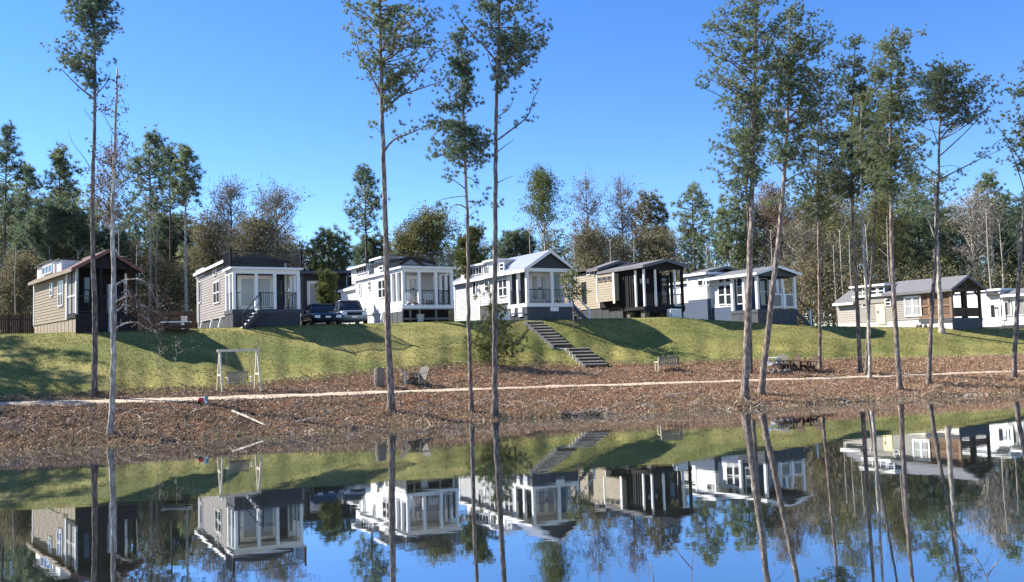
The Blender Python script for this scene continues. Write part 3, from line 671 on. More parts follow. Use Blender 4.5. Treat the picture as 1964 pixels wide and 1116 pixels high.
# --- cabin 5: tan with black porch --------------------------------------------------------------
h = House('cabin', 'tan cabin with black screened porch raised on dark piers', 1237, 604, 59.6, 30, 3.5, 10.0, 2.6)
w_ = h.w
h.shell(.1, w_ - .1, 5.2, h.L, .75, 3.45, 3.6, TAN); h.shell(0.0, w_, 2.6, 5.15, .75, 3.3, 3.9, BLACK, 'middle_wall', trim=None)
h.flat(-.15, w_ + .1, 5.25, h.L + .2, 3.62, .1, ROOF_DARK, BROWNWOOD); h.gable(.0, w_, 4.9, 6.0, 3.62, 4.15, ROOF_GREY, ov=.35, fov=.1, fascia=ROOF_GREY)
g = MB(); g.prism([(0, 4.84, 3.3), (w_, 4.84, 3.3), (w_, 4.84, 3.62), (w_ / 2, 4.84, 4.12), (0, 4.84, 3.62)], (0, .05, 0)); h.part('gable_wall', g, SLATE)
h.gable(.0, w_, -.1, 4.75, 3.32, 3.72, ROOF_GREY, ov=.3, fov=.25, fascia=ROOF_GREY)
g = MB(); g.prism([(0, -.06, 3.1), (w_, -.06, 3.1), (w_, -.06, 3.32), (w_ / 2, -.06, 3.68), (0, -.06, 3.32)], (0, .08, 0)); h.part('gable_wall', g, BLACK)
bb = h.part('bay', MB().box(-.45, .2, 2.75, 4.75, 1.15, 3.05), TAN); mbx = MB(); h.lap_left(mbx, -.45, 2.75, 4.75, 1.15, 3.05); h.part('bay_siding', mbx, TAN)
h.part('bay_trim', MB().box(-.5, -.44, 2.65, 2.85, .95, 3.1), TRIM); h.part('bay_trim', MB().box(-.5, -.44, 4.7, 4.8, 1.15, 3.1), TRIM)
for i in range(3): h.win_m('L', 2.95 + .6 * i, 3.35 + .6 * i, 2.62, 2.88, -.45, 1, 1, TAN, GLASS, .04)
h.win('L', (1127, 518), (1132, 526), .1, 1, 1); h.win('L', (1141, 516), (1146.5, 525), .1, 1, 1); h.door('L', (1117, 543), (1123, 583), .1, BLACK, GLASS)
h.win('L', (1100, 526), (1104, 540), .1, 1, 2)
h.skirt(.12, w_ - .12, 2.6, h.L - .02, -.9, .74, SLATE); h.deck(0, w_, .02, 2.58, .58, edge=BLACK)
h.part('rim_beam', MB().box(-.01, w_ + .01, .0, .1, .2, .36), BLACK)
for (x, y) in ((.15, .2), (.15, 1.8), (w_ - .35, .2), (w_ / 2, .4), (w_ - .35, 1.9)): h.part('pier', MB().box(x, x + .4, y, y + .4, -.9, .3), STONE)
h.posts((.08, w_ * .3, w_ - .75), (.95, ), 0, .58, 3.1, TRIM, .12); h.posts((w_ - .09, ), (1.8,), 0, .58, 3.1, BLACK, .16, rx=(1.2, 2.4))
for i in range(7): h.part('slat', MB().box(.02, .06, 1.0 + i * .24, 1.1 + i * .24, .6, 3.1), BLACK)
h.door('F', (1262, 530), (1280, 588), 2.6, BLACK, GLASS, 1)
for i, q in enumerate((.32, .5, .68)): h.win_m('F', q * w_ - .1, q * w_ + .12, 2.35, 2.7, 2.58, 1, 1, BLACK, GLASS_PALE, .04)
h.rail((.15, .08), (w_ - .15, .08), .58, .85); h.rail((w_ - .09, .2), (w_ - .09, 2.4), .58, .85)
H5 = h

# --- cabin 6: white over blue -------------------------------------------------------------------
h = House('cabin', 'cabin painted white above and slate blue below with a grey roofed corner porch', 1455, 621, 60.7, 30, 3.8, 10.0, 2.6)
w_ = h.w
h.shell(.2, w_ - .2, 7.0, h.L, 1.9, 3.3, 3.35, WHITE, 'rear_wall'); h.shell(.2, w_ - .2, 7.0, h.L, -.4, 1.9, 1.9, BLUEGREY, 'lower_rear_wall', trim=None)
h.flat(.0, w_, 6.95, h.L + .1, 3.4, .12, ROOF_GREY)
h.shell(-.05, w_ - .1, 4.9, 6.98, 2.05, 3.75, 3.8, WHITE); h.shell(-.06, w_ - .09, 4.89, 6.99, .1, 2.05, 2.05, BLUEGREY, 'lower_wall', trim=None)
h.flat(-.3, w_, 4.7, 7.15, 3.86, .14, ROOF_GREY)
h.shell(.3, w_ - .1, 2.6, 4.88, .6, 3.45, 4.0, WHITE, 'middle_wall', front_m=BLUEGREY)
h.part('lower_wall', MB().box(.25, .29, 2.6, 4.86, .2, 1.35), BLUEGREY)
h.skirt(.32, w_ - .12, 2.6, h.L, -.9, .6, SKIRT)
h.gable(0, w_, -.05, 4.68, 3.5, 3.95, ROOF_GREY, ov=.3, fov=.25, fascia=TRIM)
h.gable(.1, w_ - .1, 4.9, 6.5, 4.03, 4.4, ROOF_GREY, ov=.1, fov=.1, fascia=ROOF_GREY)
g = MB(); g.prism([(0, .0, 3.3), (w_, .0, 3.3), (w_, .0, 3.5), (w_ / 2, .0, 3.92), (0, .0, 3.5)], (0, .1, 0)); h.part('gable_wall', g, SKIRT)
h.part('beam', MB().box(.0, .14, .12, 2.6, 3.25, 3.5), TRIM); h.part('beam', MB().box(w_ - .14, w_, .12, 2.6, 3.25, 3.5), SKIRT)
h.deck(0, w_, .02, 2.58, 1.0, edge=SKIRT); h.skirt(0, w_, .03, 2.55, -.9, .78, SKIRT)
h.posts((.1, w_ - .1), (1.3, 2.45), 0, 1.0, 3.28, TRIM, .19, rx=(1.3, 2.45)); h.posts((w_ * .68,), (), 0, 1.0, 2.5, TRIM, .16)
for (a, b) in ((w_ * .42, w_ * .62), (w_ * .74, w_ * .93)): h.win_m('F', a, b, 1.2, 2.0, .12, 1, 1, TRIM, SCREEN, .09, 'screen_frame')
h.win('L', (1340, 538), (1348.5, 547), -.05, 1, 1, TRIM, GLASS, .04); h.win('L', (1351.5, 537.5), (1360, 546.5), -.05, 1, 1, TRIM, GLASS, .04)
h.win('L', (1285, 545), (1291, 552), .2, 1, 1, TRIM, GLASS, .04); h.win('L', (1296, 544), (1301, 551), .2, 1, 1, TRIM, GLASS, .04)
h.win('L', (1380, 535), (1388, 541), .3, 1, 1, TRIM, GLASS, .05); h.win('L', (1393, 534), (1401, 540), .3, 1, 1, TRIM, GLASS, .05); h.win('L', (1379, 548), (1390, 583), .3, 1, 2, TRIM, GLASS, .06); h.win('L', (1393, 547), (1403, 583), .3, 1, 2, TRIM, GLASS, .06)
h.win('L', (1414, 533), (1426, 582), .3, 1, 3, TRIM, GLASS, .05)
h.door('F', (1478, 533), (1500, 590), 2.6, TRIM, GLASS, 2); h.win('F', (1457, 535), (1470, 584), 2.6, 1, 2, TRIM, GLASS, .05)
h.part('handrail', MB().bar((w_, .1, 1.9), (w_ + 1.4, .1, .85), .08, .06), SKIRT); h.part('stringer', MB().bar((w_ + .02, .1, .8), (w_ + 1.4, .1, -.25), .05, .24), SKIRT); h.part('newel', MB().box(w_ + 1.34, w_ + 1.46, .04, .16, -.9, 1.0), TRIM)
for i in range(6): z = 1.0 - .2 * (i + 1); h.part('step', MB().box(w_ + .05 + .23 * i, w_ + .3 + .23 * i, .2, 1.2, z - .05, z), DECKW)
H6 = h

# --- cabin 7: taupe with timber porch -----------------------------------------------------------
h = House('cabin', 'long taupe cabin with grey shingle roof and cedar timber framed gable porch', 1828, 630, 63.4, 30, 3.55, 10.1, 2.7)
w_ = h.w
h.shell(.05, w_ - .05, 2.7, 8.3, .78, 2.85, 3.7, TAUPE, trim=None); h.shell(.1, w_ - .1, 8.33, h.L, .78, 2.4, 3.3, mat('beige_siding', (.34, .315, .275), .7, noise=((.3, .28, .245), 2, (1, .5, 6))), 'rear_wall', trim=None)
h.skirt(.07, w_ - .07, .05, h.L - .02, -.9, .76, mat('white_skirting', (.66, .64, .58), .85, noise=((.55, .53, .48), 2, (1, 1, 1))))
h.part('front_skirting', MB().box(0, w_, 0, .045, -.9, .75), SKIRT)  # skirting coloured dark here for the shade on the front
h.gable(0, w_, 0, 5.4, 2.9, 3.75, ROOF_GREY, ov=.3, fov=.25, fascia=ROOF_GREY); h.gable(.05, w_ - .05, 8.3, h.L, 2.45, 3.35, ROOF_GREY, ov=.3, fov=0, fascia=TRIM); h.gable(.02, w_ - .02, 5.56, 8.2, 2.9, 3.75, ROOF_DARK, ov=.2, fov=0, fascia=TRIM)
dd = h.part('dormer', MB().box(-.03, 1.7, 5.5, 8.4, 2.2, 3.55), TAUPE); h.flat(-.25, 1.9, 5.3, 8.55, 3.55, .1, ROOF_GREY, TRIM, 'dormer_roof')
h.win('L', (1671.5, 552), (1681, 565), -.03, 1, 2, TRIM, GLASS, .06); h.win('L', (1685.5, 551), (1695.5, 564), -.03, 1, 2, TRIM, GLASS, .06); h.win('L', (1656, 553), (1663, 566), -.03, 1, 2, TRIM, GLASS, .06)
h.win('L', (1655, 577), (1664, 588), .05, 1, 2, TRIM, GLASS, .06); h.win('L', (1699, 574), (1708, 585), .05, 1, 2, TRIM, GLASS, .06); h.win('L', (1737, 571), (1764, 604), .05, 2, 2, TRIM, GLASS_PALE, .12)
h.door('L', (1682, 585), (1695, 622), .05, mat('cream_door', (.62, .55, .36), .6), mat('cream_panel', (.7, .62, .42), .6))
h.deck(0, w_, .02, 2.68, .75, edge=SKIRT)
h.posts((.09, ), (.9, 1.8, 2.6), 0, .77, 2.85, CEDAR, .17); h.posts((w_ - .09, w_ * .5), (), 0, .5, 2.85, DARKWOOD, .18, rx=(1.4, 2.6))  # front posts in darker wood than the sunlit side, shade put in the colour
for z in (1.0, 1.72): h.part('rail_beam', MB().box(.0, .1, .18, 2.6, z - .06, z + .06), CEDAR)
h.part('panel', MB().box(.03, .07, .2, 2.6, .78, .93), CEDAR); h.part('screen', MB().box(.06, .07, .2, 2.6, 1.1, 2.7), mat('bronze_screen', (.12, .075, .05), .9))
for (y0, y1) in ((.18, .5), (2.5, 2.2)): h.part('knee_brace', MB().bar((.06, y0, 2.35), (.06, y1, 2.75), .1), CEDAR)
h.part('beam', MB().box(0, w_, .0, .16, 2.68, 2.88), DARKWOOD); h.part('beam', MB().box(0, .16, .18, 2.6, 2.68, 2.86), CEDAR)
h.part('king_post', MB().box(w_ / 2 - .07, w_ / 2 + .07, .02, .14, 2.9, 3.66), DARKWOOD)
for q in (-1, 1): h.part('truss_web', MB().bar((w_ / 2, .08, 2.95), (w_ / 2 + q * .8, .08, 3.32), .1), DARKWOOD); h.part('knee_brace', MB().bar((w_ / 2 + q * (w_ / 2 - .15), .08, 2.3), (w_ / 2 + q * (w_ / 2 - .6), .08, 2.7), .1), DARKWOOD)
h.part('back_wall', MB().box(.02, w_ - .02, 2.62, 2.69, .75, 2.85), BROWNWOOD)
for q in (.3, .58): h.win_m('F', q * w_ - .22, q * w_ + .25, 1.65, 2.3, 2.62, 1, 2, TRIM, GLASS_PALE, .06)
h.part('rail_panel', MB().box(.2, w_ - .2, .06, .1, .85, 1.5), BROWNWOOD)
for i, x in enumerate((1.2, 2.1, 3.0)): h.part('skirt_vent', MB().box(.045, .068, x, x + .3, -.05, .15), BLACK)
H7 = h

# --- cabin 8: white, at the frame's edge ---------------------------------------------------------
h = House('cabin', 'white cabin with an eyebrow roof above double glass doors', 2060, 633, 66.0, 30, 3.6, 9.4, 5.4)
w_ = h.w
h.shell(0, w_, 5.5, h.L, .5, 3.3, 3.4, WHITE, trim=TRIM); h.flat(-.15, w_ + .15, 5.3, h.L + .2, 3.4, .12, TRIM)
h.skirt(.02, w_ - .02, 0.02, h.L - .02, -1.0, .5, SKIRT); h.deck(0, w_, .02, 5.45, .55, edge=SLATE)
h.gable(0, w_, 0, 5.1, 2.95, 3.4, ROOF_GREY, ov=.3, fov=.25, fascia=TRIM)
h.posts((.1, w_ - .1), (1.1, 2.2, 3.3, 4.4, 5.35), 0, .55, 2.95, TRIM, .16); h.part('beam', MB().box(0, .16, .18, 4.5, 2.72, 2.95), TRIM); h.part('beam', MB().box(0, w_, 0, .16, 2.72, 2.95), TRIM)
for k in range(5): h.win_m('L', .3 + 1.1 * k, .95 + 1.1 * k, 1.35, 2.6, .12, 1, 1, TRIM, SCREEN, .06, 'screen_frame')
h.part('half_wall', MB().box(.05, .11, .2, 5.4, .55, 1.2), WHITE)
h.door('L', (1897, 581), (1925, 614), 0, TRIM, GLASS, 2)
ya, _ = h.Lp(1892, 565); yb, _ = h.Lp(1922, 565); zz = h.Lp(1908, 564)[1]; ym = (ya + yb) / 2
g = MB(); g.prism([(0, ya, zz - .08), (0, yb, zz - .08), (0, ym, zz + .28)], (-.35, 0, 0)); h.part('eyebrow_roof', g, ROOF_DARK)
H8 = h

# --- low blue grey cabin behind the parked cars ---------------------------------------------------
h = House('cabin', 'low blue grey cabin with white front door standing behind the parked cars', 578, 601, 66.0, 16, 3.6, 8.0, 1.6)
w_ = h.w
h.shell(0, w_, 1.6, h.L, .2, 2.95, 3.1, BLUEGREY, front_m=SLATE, trim=TRIM); h.skirt(.02, w_ - .02, 1.6, h.L, -1.5, .2, SKIRT)
h.flat(-.3, w_ + .3, -.1, h.L, 3.05, .12, ROOF_DARK, BLUEGREY); h.deck(0, w_, .02, 1.58, .3, edge=SKIRT); h.posts((.1, w_ - .1), (), 0, .3, 3.05, SLATE, .16); h.skirt(0, w_, .03, 1.57, -1.5, .1, SKIRT)
h.door('F', (591, 541), (611, 589), 1.58, TRIM, GLASS_PALE, 1); h.win('F', (628, 546), (642, 574), 1.58, 2, 2, TRIM, GLASS)
h.shell(w_ + .4, w_ + 4.2, 2.6, 9, -.3, 2.85, 3.7, SLATE, 'side_wall', trim=None); h.gable(w_ + .4, w_ + 4.2, 2.6, 9, 2.9, 3.75, ROOF_DARK, fascia=None)

# ------------------------------------------------------------------ vehicles
def car(label, loc, rz, paint, suv):
    t = thing('parked_car', label, 'car', loc, rz, 'cars parked between the cabins')
    Lh, W, hz, roof = (2.35, .93, .98, 1.72) if suv else (2.3, .9, .86, 1.44)
    def loft(secs, name, m, n=14, pw=4.):
        mb = MB()
        for (y, hw, z0, z1) in secs:
            for k in range(n):
                a = 2 * math.pi * (k + .5) / n; c, q = math.cos(a), math.sin(a)
                mb.v.append((hw * math.copysign(abs(c) ** (2 / pw), c), y, (z0 + z1) / 2 + (z1 - z0) / 2 * math.copysign(abs(q) ** (2 / pw), q)))
        K = len(secs)
        for i in range(K - 1):
            for k in range(n): k2 = (k + 1) % n; mb.f.append((i * n + k, i * n + k2, (i + 1) * n + k2, (i + 1) * n + k))
        mb.f.append(tuple(range(n))[::-1]); mb.f.append(tuple((K - 1) * n + k for k in range(n)))
        return mb.build(name, m, t, True)
    h0 = hz - (.02 if suv else .1)
    body = loft([(-Lh, W * .80, .34, h0 - .12), (-Lh + .12, W * .93, .26, h0 - .04), (-Lh + .5, W, .22, h0), (-.95, W, .2, hz + .02), (.6, W, .2, hz + .04), (Lh - .5, W, .22, hz + .05), (Lh - .08, W * .95, .28, hz), (Lh, W * .86, .36, hz - .1)], 'body', paint, 18, 5)
    c0, c1 = (-1.0, Lh - .15) if suv else (-.95, 1.65)
    cab = loft([(c0, W * .86, hz - .05, hz + .04), (c0 + .65, W * .74, hz - .05, roof - .05), (c0 + 1.1, W * .72, hz - .05, roof), (c1 - .9, W * .72, hz - .05, roof - .02), (c1 - .35, W * .74, hz - .05, roof - .14), (c1, W * .82, hz - .05, hz + .05)], 'cabin_glass', GLASS, 16, 5)
    rf = loft([(c0 + .55, W * .66, roof - .09, roof - .03), (c0 + .9, W * .715, roof - .07, roof + .02), (c1 - .9, W * .715, roof - .08, roof + .005), (c1 - .5, W * .66, roof - .12, roof - .06)], 'roof', paint, 12, 4)
    for sx in (-1, 1):
        for (pa, pb, pw) in (((sx * W * .85, c0 + .08, hz), (sx * W * .70, c0 + .72, roof - .06), .07), ((sx * W * .84, .35, hz), (sx * W * .74, .35, roof - .05), .09), ((sx * W * .84, c1 - .05, hz), (sx * W * .7, c1 - .6, roof - .08), .1)): MB().bar(pa, pb, pw).build('roof_pillar', paint, t)
        hl = MB(); hl.box(min(sx * .5, sx * .82), max(sx * .5, sx * .82), -Lh - .005, -Lh + .2, h0 - .3, h0 - .15); hl.build('headlight', HEADL, t)
        mi = MB(); mi.box(min(sx * W, sx * (W + .16)), max(sx * W, sx * (W + .16)), c0 + .25, c0 + .37, hz, hz + .14); mi.build('mirror', paint, t)
        for y in (-Lh + .85, Lh - .9):
            wh = MB(); wh.tube([(sx * (W - .2), y, .33), (sx * (W + .015), y, .33)], [.33, .33], 18); wo_ = wh.build('wheel', TYRE, t, False)
            r = MB(); r.tube([(sx * (W + .012), y, .33), (sx * (W + .03), y, .33)], [.2, .18], 12); r.build('rim', CHROME, wo_)
    gr = MB(); gr.box(-.46, .46, -Lh - .012, -Lh + .1, h0 - .34, h0 - .17); gr.build('grille', BLACK, t)
    gr = MB(); gr.box(-.6, .6, -Lh + .02, -Lh + .14, .3, .44); gr.build('bumper_intake', BLACK, t)
    pl = MB(); pl.box(-.16, .16, -Lh - .025, -Lh - .005, .46, .56); pl.build('number_plate', WHITEPL, t)
    return t
q = P(600, 617, 54.5); q[2] = gz(q[0], q[1]); car('dark blue saloon car parked nose out beside the grey cabin', q + (0, 2.2, .04), math.radians(24), CARBLUE, False)
q = P(655, 612, 56.5); q[2] = gz(q[0], q[1]); car('silver sport utility car parked beside the bright white cabin', q + (0, 2.4, .04), math.radians(20), CARSILV, True)

# ------------------------------------------------------------------ garden furniture and small things
def adirondack(label, loc, rz, m, group='adirondack chairs on the shore'):
    t = thing('adirondack_chair', label, 'chair', loc, rz, group)
    for sx in (-1, 1):
        MB().prism([(sx * .27, -.45, .34), (sx * .27, -.38, .36), (sx * .27, .35, .06), (sx * .27, .42, 0), (sx * .27, .2, .0)], (sx * .03, 0, 0)).build('side_rail', m, t)
        MB().box(min(sx * .3, sx * .34), max(sx * .3, sx * .34), -.45, -.33, 0, .55).build('leg', m, t)
        MB().box(min(sx * .27, sx * .42), max(sx * .27, sx * .42), -.5, .25, .55, .58).build('armrest', m, t)
    for i in range(5): y = -.42 + i * .13; z = .365 - (y + .42) * .33; MB().bar((-.27, y, z), (.27, y, z), .11, .02, up=(0, .33, 1)).build('seat_slat', m, t)
    for i in range(5):
        x = -.22 + i * .11; hgt = .80 - abs(i - 2) * .05
        MB().bar((x, .12, .2), (x * 1.15, .12 + hgt * .42, .2 + hgt * .9), .1, .022, up=(0, -1, .4)).build('back_slat', m, t)
    MB().bar((-.3, .3, .5), (.3, .3, .5), .05).build('back_rail', m, t)
    t.scale = (.98, .98, .98)
    return t
def face(dx, dy): return math.atan2(dx, -dy)     # rotation so local -Y looks along (dx,dy)
A = adirondack('white adirondack chair behind the fire ring', gp(1480, 704), face(.85, -.5), WHITEPL)
adirondack('dark brown adirondack chair nearer the fire ring', gp(1521, 710), face(-.95, -.3), BROWNWOOD)
adirondack('dark brown adirondack chair beside the thin pine trunk', gp(1554, 712), face(-.95, -.3), BROWNWOOD)
adirondack('weathered grey adirondack chair with low post beside it', gp(782, 737), face(.9, .35), WEATHER)
adirondack('dark grey adirondack chair at the lawn edge, right of the weathered one', gp(806, 737), face(-.6, -.8), GREYWOOD)
adirondack('low grey adirondack chair just right of the leaning trunk', gp(1500, 709), face(-.4, -.9), GREYWOOD)
# fire ring
q = gp(1494, 714); t = thing('fire_ring', 'ring of grey stones round a fire pit among the adirondack chairs', 'fire pit', q)
for k in range(11):
    a = k * 2 * math.pi / 11; mb = MB(); r = .14 + .03 * random.random()
    mb.tube([(.6 * math.cos(a), .6 * math.sin(a), -.05), (.6 * math.cos(a), .6 * math.sin(a), .1), (.6 * math.cos(a), .6 * math.sin(a), .2)], [r, r * 1.05, r * .6], 7); mb.build('stone', STONE, t)
for k in range(3):
    a = k * 2.1; MB().tube([(.35 * math.cos(a), .35 * math.sin(a), .03), (-.1 * math.cos(a), -.1 * math.sin(a), .3)], [.05, .04], 6).build('log', BARK_D, t)
# bench
q = gp(1280, 712); t = thing('garden_bench', 'slatted wooden garden bench with pale arms on the brown bank', 'bench', q, math.radians(190))
for sx in (-1, 1):
    MB().box(sx * .68 - .03, sx * .68 + .03, -.32, -.25, 0, .62).build('leg', PALEWOOD if sx > 0 else WEATHER, t); MB().bar((sx * .68, .24, 0), (sx * .68, .34, .95), .07).build('leg', PALEWOOD if sx > 0 else WEATHER, t)
    MB().box(sx * .68 - .04, sx * .68 + .04, -.34, .26, .62, .67).build('armrest', PALEWOOD if sx > 0 else WEATHER, t)
for i in range(4): MB().box(-.7, .7, -.3 + i * .13, -.19 + i * .13, .40, .43).build('seat_slat', WEATHER, t)
MB().bar((-.7, .335, .93), (.7, .335, .93), .05, .09).build('top_rail', GREYWOOD, t); MB().bar((-.7, .27, .5), (.7, .27, .5), .05, .07).build('lower_rail', GREYWOOD, t)
for i in range(11): x = -.6 + i * .12; MB().bar((x, .275, .52), (x, .33, .9), .075, .02, up=(0, -1, 0)).build('back_slat', GREYWOOD, t)
t.scale = (.88, .88, .85)
# garden swing
q = gp(457, 749); q0 = gp(422, 752); q1 = gp(494, 750)
Wd = q1[0] - q0[0]; t = thing('garden_swing', 'pale wooden A frame garden swing with dark hanging bench seat', 'swing', ((q0[0] + q1[0]) / 2, (q0[1] + q1[1]) / 2, q[2]), math.radians(29))
hw = Wd / 2 * 1.12
for sx in (-1, 1):
    for sy in (-1, 1): MB().bar((sx * hw, sy * .7, -.3), (sx * hw * .98, sy * .06, 1.82), .085, .07).build('leg', PALEWOOD, t)
    MB().bar((sx * hw, -.42, .75), (sx * hw, .42, .75), .07, .08).build('cross_brace', PALEWOOD, t)
    for sy in (-1, 1): MB().bar((sx * (hw - .35), sy * .2, 1.78), (sx * (hw - .33), sy * .24, .62), .018).build('chain', GREYWOOD, t)
    MB().box(sx * (hw - .33) - .035, sx * (hw - .33) + .035, -.26, .24, .60, .65).build('armrest', PALEWOOD, t); MB().box(sx * (hw - .33) - .035, sx * (hw - .33) + .035, -.25, -.2, .3, .6).build('arm_post', PALEWOOD, t)
MB().box(-hw - .1, hw + .1, -.06, .06, 1.82, 1.94).build('top_beam', PALEWOOD, t)
for i in range(4): MB().box(-hw + .33, hw - .33, -.24 + i * .12, -.14 + i * .12, .34, .365).build('seat_slat', GREYWOOD, t)
for i in range(13): x = -hw + .42 + i * (2 * hw - .84) / 12; MB().bar((x, .22, .4), (x, .33, .84), .05, .02, up=(0, -1, 0)).build('back_slat', GREYWOOD, t)
MB().bar((-hw + .33, .34, .86), (hw - .33, .34, .86), .04, .06).build('back_rail', GREYWOOD, t)
# stump barrel
q = gp(728, 741); t = thing('wooden_barrel', 'banded wooden barrel standing at the lawn edge by the tall pine', 'barrel', q)
for k in range(14):
    a0 = 2 * math.pi * k / 14; a1 = a0 + 2 * math.pi / 14 * .96; mb = MB(); zs = (0, .3, .6, .9); rr = (.23, .275, .275, .23)
    for i in range(3): mb.quad(*[(rr[i + j] * math.cos(a), rr[i + j] * math.sin(a), zs[i + j]) for (j, a) in ((0, a0), (0, a1), (1, a1), (1, a0))])
    mb.build('stave', WEATHER, t)
for z, r in ((.12, .262), (.78, .262)): MB().tube([(0, 0, z - .025), (0, 0, z + .025)], [r, r], 16).build('hoop', GREYWOOD, t)
MB().tube([(0, 0, .86), (0, 0, .88)], [.225, .225], 16).build('lid', WEATHER, t)
q = gp(778, 740) + (0, -.3, 0); o = MB().box(-.05, .05, -.05, .05, -.1, .75).build('post', PALEWOOD); o.location = tuple(q); tag(o, 'short pale wooden post beside the weathered chair', 'post')
# toy
q = gp(389, 775); t = thing('ride_on_toy', 'small red and white plastic ride on toy left by the path', 'toy', q, .3)
b = MB(); b.tube([(-.3, 0, .22), (-.22, 0, .3), (0, 0, .28), (.08, 0, .2)], [.08, .15, .13, .06], 10); b.build('body', REDPL, t, True)
MB().bar((.02, 0, .25), (.1, 0, .55), .09, .1).build('steering_post', WHITEPL, t); MB().bar((.1, -.16, .53), (.1, .16, .53), .05).build('handlebar', WHITEPL, t)
MB().bar((.22, 0, .12), (.26, 0, .5), .05, .22).build('windscreen', TEALPL, t); MB().bar((.05, 0, .22), (.24, 0, .12), .12, .1).build('nose', WHITEPL, t)
t.scale = (.62, .62, .62)
for (x, y) in ((-.25, .14), (-.25, -.14), (.2, .12), (.2, -.12)): MB().tube([(x, y - .03, .1), (x, y + .03, .1)], [.1, .1], 12).build('wheel', TYRE if x < 0 else WHITEPL, t)
# pale pole on the bank
a = gp(445, 792); b = gp(509, 819); t = MB().tube([(0, 0, .07), tuple((b - a) * .5 + (0, 0, .08)), tuple(b - a + (0, 0, .06))], [.05, .045, .035], 7).build('fallen_pole', PALEWOOD); t.location = tuple(a); tag(t, 'bare pale pole lying on the leafy bank below the swing', 'pole')
# garden stairs of timbers
t0 = gp(1011, 623); t = thing('garden_stairs', 'timber edged garden stairs descending the lawn in two flights', 'stairs', t0)
def flight(a, b, n, wd):
    for i in range(n):
        px = a[0] + (b[0] - a[0]) * i / (n - 1); py = a[1] + (b[1] - a[1]) * i / (n - 1); q = gp(px, py) - t0
        s = MB().box(0, wd, 0, .14, -.3, .17).build('riser_timber', BROWNWOOD, t); s.location = tuple(q)  # dark brown carries the shade on the risers
        e = MB().box(0, wd, -.012, .12, .173, .235).build('nosing', PALEWOOD, t); e.location = tuple(q)
        e = MB().box(-.17, -.003, -.12, .6, -.3, .24).build('side_timber', PALEWOOD, t); e.location = tuple(q)  # pale colour carries the sunlight on the left ends
        g = MB().box(.0, wd, .145, .95, -.3, .15).build('tread', DECKW, t); g.location = tuple(q)
flight((1012, 624), (1062, 667), 9, 1.0); flight((1091, 675), (1123, 706), 6, 1.25)
q = gp(1066, 669) - t0; q2 = gp(1094, 673) - t0
MB().prism([q + (0, 0, .06), q2 + (-.1, 0, .06), q2 + (1.2, .6, .1), q + (1.25, .5, .1)], (0, 0, -.3)).build('landing', CONC, t)
# steps and dark railings at the left edge
q = gp(20, 638); t = thing('deck_steps', 'dark timber deck steps with pale leaning newel at the frame edge', 'steps', q)
for i in range(4): MB().box(-1.4, .42, .3 * i, .3 * i + .26, .12 + .17 * i, .17 + .17 * i).build('step', DARKWOOD, t); MB().box(-1.4, .42, .3 * i + .03, .3 * i + .06, -.1 + .17 * i, .12 + .17 * i).build('riser', BROWNWOOD, t)
MB().bar((.5, -.05, -.2), (.4, .6, 1.15), .11).build('newel', TRIM, t); MB().bar((-1.4, .9, 1.7), (.42, .9, 1.7), .06).build('handrail', DARKWOOD, t)
for i in range(10): MB().box(-1.4 + i * .19, -1.36 + i * .19, .88, .92, .6, 1.68).build('baluster', DARKWOOD, t)
# dark board fences behind
def fence(label, pa, pb, Da, Db, h_, n):
    a = P(pa, 600, Da); b = P(pb, 600, Db); a[2] = gz(a[0], a[1]); b[2] = gz(b[0], b[1])
    t = thing('board_fence', label, 'fence', a, math.atan2(b[1] - a[1], b[0] - a[0])); L = math.hypot(b[0] - a[0], b[1] - a[1]); dz = (b[2] - a[2]) / L
    for i in range(n):
        x = L * i / n; MB().box(x, x + L / n - .02, -.015, .015, dz * x - .1, dz * x + h_ + random.uniform(-.02, .02)).build('fence_board', DARKWOOD, t)
    for i in range(5): x = L * i / 4; MB().box(x - .06, x + .06, .03, .13, dz * x - .2, dz * x + h_ + .1).build('post', BROWNWOOD, t)
    for z in (.3, h_ - .3): MB().bar((0, .05, z), (L, .05, z + dz * L), .05, .09).build('rail', BROWNWOOD, t)
fence('dark board fence between the red roofed cabin and the grey cabin', 262, 382, 60, 64, 1.7, 34)
fence('dark board fence left of the brown cabin', -30, 62, 58, 60, 1.7, 24)
# white topped table and white bollard
q = gp(338, 636); t = thing('picnic_table', 'low picnic table with bright white top on the lawn edge', 'table', q, .05)
for i in range(4): MB().box(-.75, .75, -.36 + .18 * i, -.2 + .18 * i, .5, .55).build('plank', WHITEPL, t)
for sx in (-1, 1): MB().bar((sx * .55, -.3, -.1), (sx * .55, .25, .5), .08).build('leg', DARKWOOD, t); MB().bar((sx * .55, .3, -.1), (sx * .55, -.25, .5), .08).build('leg', DARKWOOD, t)
for sy in (-1, 1): MB().box(-.75, .75, sy * .62 - .12, sy * .62 + .12, .28, .32).build('bench_plank', DARKWOOD, t)
MB().box(-.5, .5, -.7, .7, .2, .26).build('cross_beam', DARKWOOD, t)
q = P(353, 596, 60); q[2] = gz(q[0], q[1]); t = thing('utility_pedestal', 'white utility pedestal in front of the dark board fence', 'pedestal', q)
MB().box(-.16, .16, -.12, .12, 0, 1.15).build('box', WHITEPL, t); MB().box(-.18, .18, -.14, .14, 1.15, 1.22).build('lid', WHITEPL, t)
